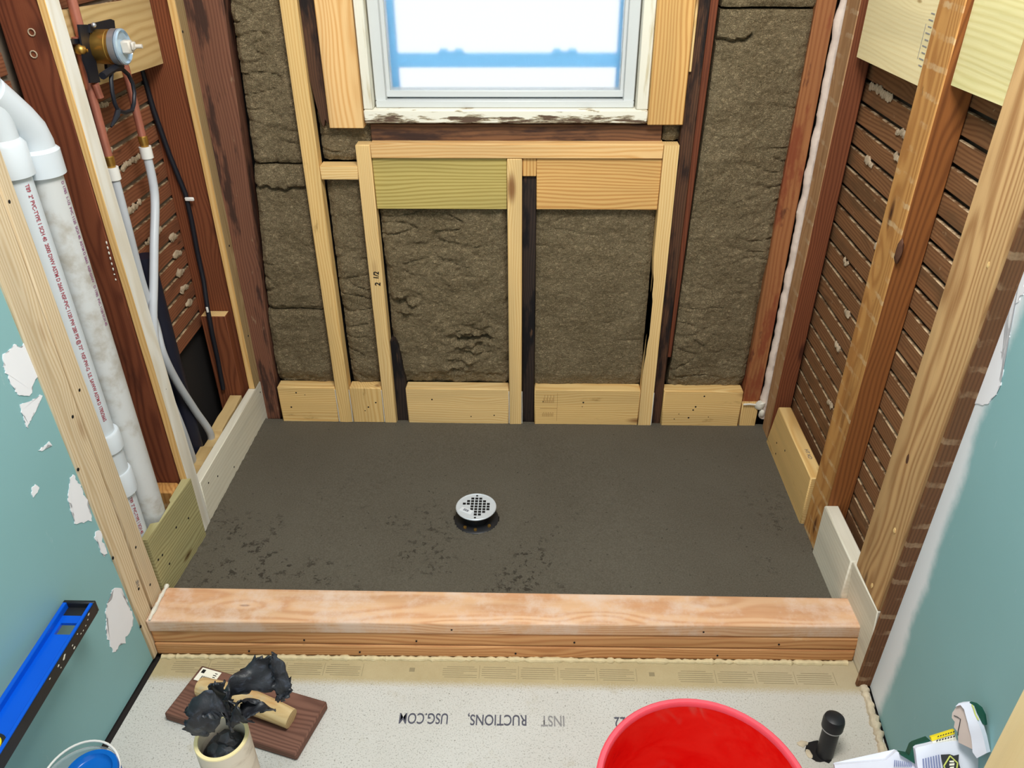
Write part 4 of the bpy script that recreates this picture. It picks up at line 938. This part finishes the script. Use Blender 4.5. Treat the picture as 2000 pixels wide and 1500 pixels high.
# ------------------------------------------------------------------ black capped stub with its floor hole
SB = Vector((1.3725, -.222, 0))
su = thing('pipe_stub', SB, 'short black capped pipe sticking up from a hole in the floor', 'pipe')
st_top = SB+Vector((.004, .012, .105))
MB().tube([SB+Vector((0, 0, -.012)), SB+Vector((.003, .009, .082))], .0165, 24).build('pipe_body', MT['black_plastic'], su)
Rz = (st_top-SB).normalized().to_track_quat('Z', 'Y').to_matrix()
MB().lathe([(.0165, .074), (.0205, .076), (.0205, .094), (.0185, .101), (.012, .105), (0, .106)], SB, 32, R=Rz).build('pipe_cap', MT['black_plastic'], su)
MB().lathe([(.0168, .0715), (.0192, .072), (.0192, .0745), (.0168, .075)], SB, 32, R=Rz).build('clamp_band', MT['steel'], su)
hp = [SB+Vector((-.005+(.030+.006*noise.noise(Vector((math.cos(k*.4)*3, math.sin(k*.4)*3, 1))))*math.cos(k*2*math.pi/24), .006+(.024+.006*noise.noise(Vector((math.cos(k*.4)*3, math.sin(k*.4)*3, 5))))*math.sin(k*2*math.pi/24), .0006)) for k in range(24)]
hp = [p if p.x < SB.x+.012 else Vector((SB.x+.012, p.y, p.z)) for p in hp]
MB().prism(hp, (0, 0, -.0005)).build('floor_hole', MT['dark'], floor)
m = MB().sphere((1.335, -.20, .001), .010, (1.2, .6, .25), .6, 2).sphere((1.342, -.222, .001), .008, (.7, 1.2, .3), .6, 2).sphere((1.386, -.205, .001), .010, (.8, 1.4, .25), .6, 2); m.build('cement_crumbs', MT['cement_edge'], floor)

# ------------------------------------------------------------------ clear tub with blue lid
KC = Vector((-.003, -.405, 0)); kh = .15
tbk = thing('plastic_tub', KC, 'clear plastic tub with white handle in the front left', 'tub')
MB().lathe([(0, .001), (.055, .001), (.062, kh), (.066, kh), (.066, kh+.003), (.0605, kh+.003), (.0535, .004), (0, .004)], KC, 48).build('tub_shell', MT['clear'], tbk)
cx = KC
pts = [cx+Vector((.066*math.cos(a), .066*math.sin(a)*1.0, kh+.006+.012*math.sin(max(0, a)))) for a in [math.pi*k/24 for k in range(25)]]
MB().tube(pts, .0022, 8).build('handle', MT['white_plastic'], tbk)
lid = thing('blue_lid', KC+Vector((.012, -.004, kh)), 'round blue plastic lid with recessed centre in the clear tub', 'lid')
LC = KC+Vector((.020, .006, kh-.012))
MB().lathe([(.046, -.02), (.046, .026), (.044, .030), (.036, .030), (.033, .024), (.030, .0225), (0, .0225)], LC, 48).build('lid_body', MT['blue_lid'], lid)
m = MB(); random.seed(9)
for k in range(26): m.sphere(LC+Vector((random.gauss(.004, .009), random.gauss(-.002, .007), .0228)), random.uniform(.0006, .0016), (1.4, 1, .3), .5, 1)
m.build('dust_specks', MT['white_plastic'], lid)
MB().lathe([(0, .006), (.035, .006), (.040, -.02+.001), (0, -.02+.001)], LC-Vector((0, 0, .0)), 32).build('cup', MT['blue_lid'], lid)

# ------------------------------------------------------------------ spirit level lying flat against the left wall
LV = thing('spirit_level', (-.045, -.8, .345), 'long blue and black spirit level beside the left wall', 'spirit level')
LZ = .37; y1, y0 = -.197, -1.40; x0, x1 = -.073, -.0165
R_ = Matrix.Rotation(math.atan2(-.0, 1), 4, 'Z')
# two rails, web with windows
dx = .0
m = MB().box((x0, y0, LZ-.025), (x0+.008, y1, LZ), .0012).box((x1-.007, y0, LZ-.025), (x1, y1, LZ), .0012)
lvf = m.build('frame_rails', MT['blue'], LV)
MB().box((x1+.0001, y0, LZ-.0255), (x1+.0022, y1, LZ-.0008), .0006).build('black_edge', MT['black_plastic'], LV, label='scuffed black edge')
m = MB()
ys = [y0, -.585, -.535, -.395+.0, -.262, -.236, y1-.004]
for (a, b, c, d) in ((x0+.008, y0, x1-.007, -.60), (x0+.008, -.53, x1-.007, -.262), (x0+.008, -.236, x1-.007, y1-.022), (x0+.008, -.262, x0+.014, -.236), (x1-.013, -.262, x1-.007, -.236)):
    m.box((a, b, LZ-.017), (c, d, LZ-.011))
m.build('web', MT['blue'], LV)
m = MB().box((x0-.0005, y1-.002, LZ-.0255), (x1+.0025, y1+.006, LZ+.0005), .002).box((x0+.007, y1-.024, LZ-.020), (x1-.006, y1, LZ-.012)); m.build('end_cap', MT['black_plastic'], LV)
VY = at(0, 1440, 'Z', LZ).y-.012
VYc = Vector(((x0+x1)/2-.001, VY, LZ-.014))
MB().lathe([(.0245, -.008), (.0245, .006), (.018, .008), (.017, -.008)], VYc, 40).build('vial_housing', MT['black_plastic'], LV)
MB().lathe([(.0185, -.008), (.0185, .0095), (.0165, .0115), (.0125, .011), (.0125, -.008)], VYc, 40).build('vial_ring', MT['yellow'], LV)
MB().tube([VYc+Vector((-.013, 0, 0)), VYc+Vector((.013, 0, 0))], .0055, 14).build('vial', plain('vial_fluid', (196, 212, 70), .15), LV)
m = MB(); random.seed(31)
for k in range(14): m.sphere((x1+.0022, random.uniform(-.36, -.22), LZ-random.uniform(.004, .02)), random.uniform(.001, .003), (.15, 1.4, .8), .6, 1)
m.build('paint_specks', MT['caulk'], LV)
tag(MB().box((-.080, -1.42, .0008), (.10, -.80, .344), .004).build('wooden_crate', MT['pine_board'], None, 'Y'), 'plain pine box holding up the near end of the spirit level', 'crate')

# ------------------------------------------------------------------ thinset bag by the right wall
BGn = Vector((-.15, -.75, .64)).normalized(); BGp = Vector((1.42, -.415, .33))
bg_ = thing('thinset_bag', (1.42, -.42, 0), 'crumpled white cement bag leaning on the right wall', 'bag')
zs = lambda *p: Z(1760, 1350, 10, *p)
def sub_prism(px, off, p0, n, thick, amp=.003, seed=0, ncut=3):
    m = MB(); poly = [atp(u, v, p0, n)+Vector(n)*off for u, v in px]
    m.prism(poly, -Vector(n)*thick); bmesh.ops.triangulate(m.bm, faces=m.bm.faces[:])
    bmesh.ops.subdivide_edges(m.bm, edges=m.bm.edges[:], cuts=ncut, use_grid_fill=True)
    for v in m.bm.verts: v.co += Vector(n)*noise.noise(v.co*38+Vector((seed, 0, 0)))*amp
    for f in m.bm.faces: f.smooth = True
    return m
sub_prism(zs((275, 1130), (320, 1095), (620, 1020), (1000, 985), (1120, 985), (1400, 1000), (1500, 1250), (1640, 1180), (1720, 1260), (1600, 1800), (420, 1800), (320, 1470)), 0, BGp, BGn, .012, .0025, 1).build('bag_body', MT['bag'], bg_)
sub_prism(zs((-230, 1420), (-20, 1250), (60, 1290), (330, 1480), (420, 1900), (-1200, 1900), (-1250, 1520)), -.02, BGp, BGn, .012, .0015, 2).build('bag_flap', MT['bag'], bg_)
sub_prism(zs((270, 1125), (320, 1085), (600, 985), (640, 1030), (320, 1110), (300, 1250), (340, 1480), (180, 1380), (30, 1290), (40, 1270), (200, 1300)), -.012, BGp, BGn, .02, .001, 3, 1).build('green_side', MT['bag_green'], bg_)
sub_prism(zs((600, 915), (1060, 770), (1070, 850), (620, 990)), -.004, BGp, BGn, .008, .001, 4, 1).build('yellow_strip', MT['yellow_print'], bg_)
sub_prism(zs((615, 985), (1070, 855), (1120, 1000), (640, 1030)), -.005, BGp, BGn, .008, .001, 4, 1).build('label_panel', MT['label'], bg_)
def decal(px, name, mat, off=.0035):
    m = MB(); [m.prism([atp(u, v, BGp, BGn)+BGn*off for u, v in q], -BGn*.0004) for q in px]; return m.build(name, mat, bg_)
decal([zs((680+i*55, 985-i*14), (715+i*55, 975-i*14), (715+i*55, 945-i*14), (690+i*55, 955-i*14)) for i in range(7)], 'barcode', MT['bag_black'], .001)
decal([zs((700+i*50, 895-i*15), (730+i*50, 886-i*15), (735+i*50, 860-i*15), (712+i*50, 868-i*15)) for i in range(7)], 'yellow_strip_letters', MT['bag_black'], .0018)
decal([zs((405+i*50, 1310-i*13), (430+i*50, 1303-i*13), (450+i*53, 1530), (422+i*53, 1530)) for i in range(7)], 'text_lines', MT['blue_print'])
decal([zs((-80+i*38, 1395+i*6), (-62+i*38, 1400+i*6), (-66+i*42, 1530), (-92+i*42, 1530)) for i in range(9)], 'text_lines', MT['blue_print'], -.014)
decal([zs((755, 1225), (930, 1215), (1010, 1245), (1110, 1220), (1100, 1350), (1160, 1560), (820, 1560))], 'logo_panel', MT['bag_black'], .0042)
dm = zs((935, 1245), (1080, 1385), (1060, 1530), (870, 1570), (815, 1440))
m = MB()
for a, b in zip(dm, dm[1:]+dm[:1]):
    A_, B_ = atp(*a, BGp, BGn)+BGn*.005, atp(*b, BGp, BGn)+BGn*.005; m.tube([A_, B_], .0011, 6)
m.build('logo_outline', MT['lime'], bg_)
decal([zs((920, 1340), (1010, 1335), (1010, 1370), (925, 1370)), zs((920, 1395), (1020, 1385), (1015, 1430), (920, 1435)), zs((930, 1460), (1010, 1450), (1000, 1530), (925, 1530))], 'logo_lettering', MT['label'], .0052)
def sack(name, px, off, mat):      # the filled sack under a panel, standing on the floor
    top = [atp(u, v, BGp, BGn)+BGn*off for u, v in px]; c = sum(top, Vector())/len(top); m = MB()
    rings = [[m.bm.verts.new((c.x+(p.x-c.x)*k, c.y+(p.y-c.y)*k, p.z*f+.003)) for p in top] for f, k in ((1, .97), (.75, 1.0), (.4, 1.02), (.08, 1.0), (0, .93))]
    n_ = len(top)
    for a, b in zip(rings, rings[1:]):
        for i in range(n_): m.bm.faces.new((a[i], b[i], b[(i+1) % n_], a[(i+1) % n_]))
    m.bm.faces.new(rings[0]); m.bm.faces.new(rings[-1][::-1])
    return m.build(name, mat, bg_)
sack('bag_sack', zs((290, 1150), (620, 1040), (1120, 1000), (1480, 1060), (1600, 1230), (1660, 1290), (1560, 1790), (430, 1790), (330, 1470)), -.016, MT['bag'])
sack('bag_fold', zs((-230, 1440), (-20, 1280), (60, 1310), (320, 1500), (400, 1860), (-1100, 1860), (-1180, 1560)), -.036, MT['bag'])
# opened mouth: inner paper and outer skin
MN = Vector((-.85, -.45, .3)).normalized(); MP = Vector((1.452, -.405, .38))
sub_prism(zs((1000, 420), (1090, 290), (1200, 230), (1270, 330), (1340, 620), (1380, 900), (1420, 1150), (1120, 1000), (1110, 800), (1030, 700), (1050, 600), (990, 520)), 0, MP, MN, .006, .002, 6, 2).build('bag_mouth_inside', MT['bag_inner'], bg_, label='beige inner paper')
sub_prism(zs((1090, 290), (1150, 225), (1270, 220), (1390, 300), (1440, 440), (1560, 690), (1620, 900), (1690, 1200), (1500, 1300), (1420, 1180), (1385, 900), (1340, 620), (1260, 340), (1190, 260)), .004, MP, MN, .012, .004, 7, 3).build('bag_mouth_rim', MT['bag'], bg_)
sub_prism(zs((1300, 225), (1400, 255), (1500, 340), (1570, 480), (1600, 680), (1540, 650), (1440, 470), (1380, 310)), -.006, MP, MN, .006, .002, 8, 1).build('green_back', MT['bag_green'], bg_)
MB().tube([atp(u, v, MP, MN)+MN*.001 for u, v in zs((1390, 260), (1430, 350), (1455, 450), (1520, 560))], .001, 6).build('lime_line', MT['lime'], bg_)
MB().tube([atp(u, v, MP, MN)+MN*.0015 for u, v in zs((1040, 470), (1110, 500), (1170, 540), (1150, 660), (1125, 760), (1120, 860))], .0006, 6).build('fold_seam', MT['bag_black'], bg_)

# ------------------------------------------------------------------ door casing at the right edge
struct(MB().box((1.400, -.68, .0008), (1.462, -.541, 2.2), .003).build('trim_1', MT['cream_trim'], None, 'Z'))
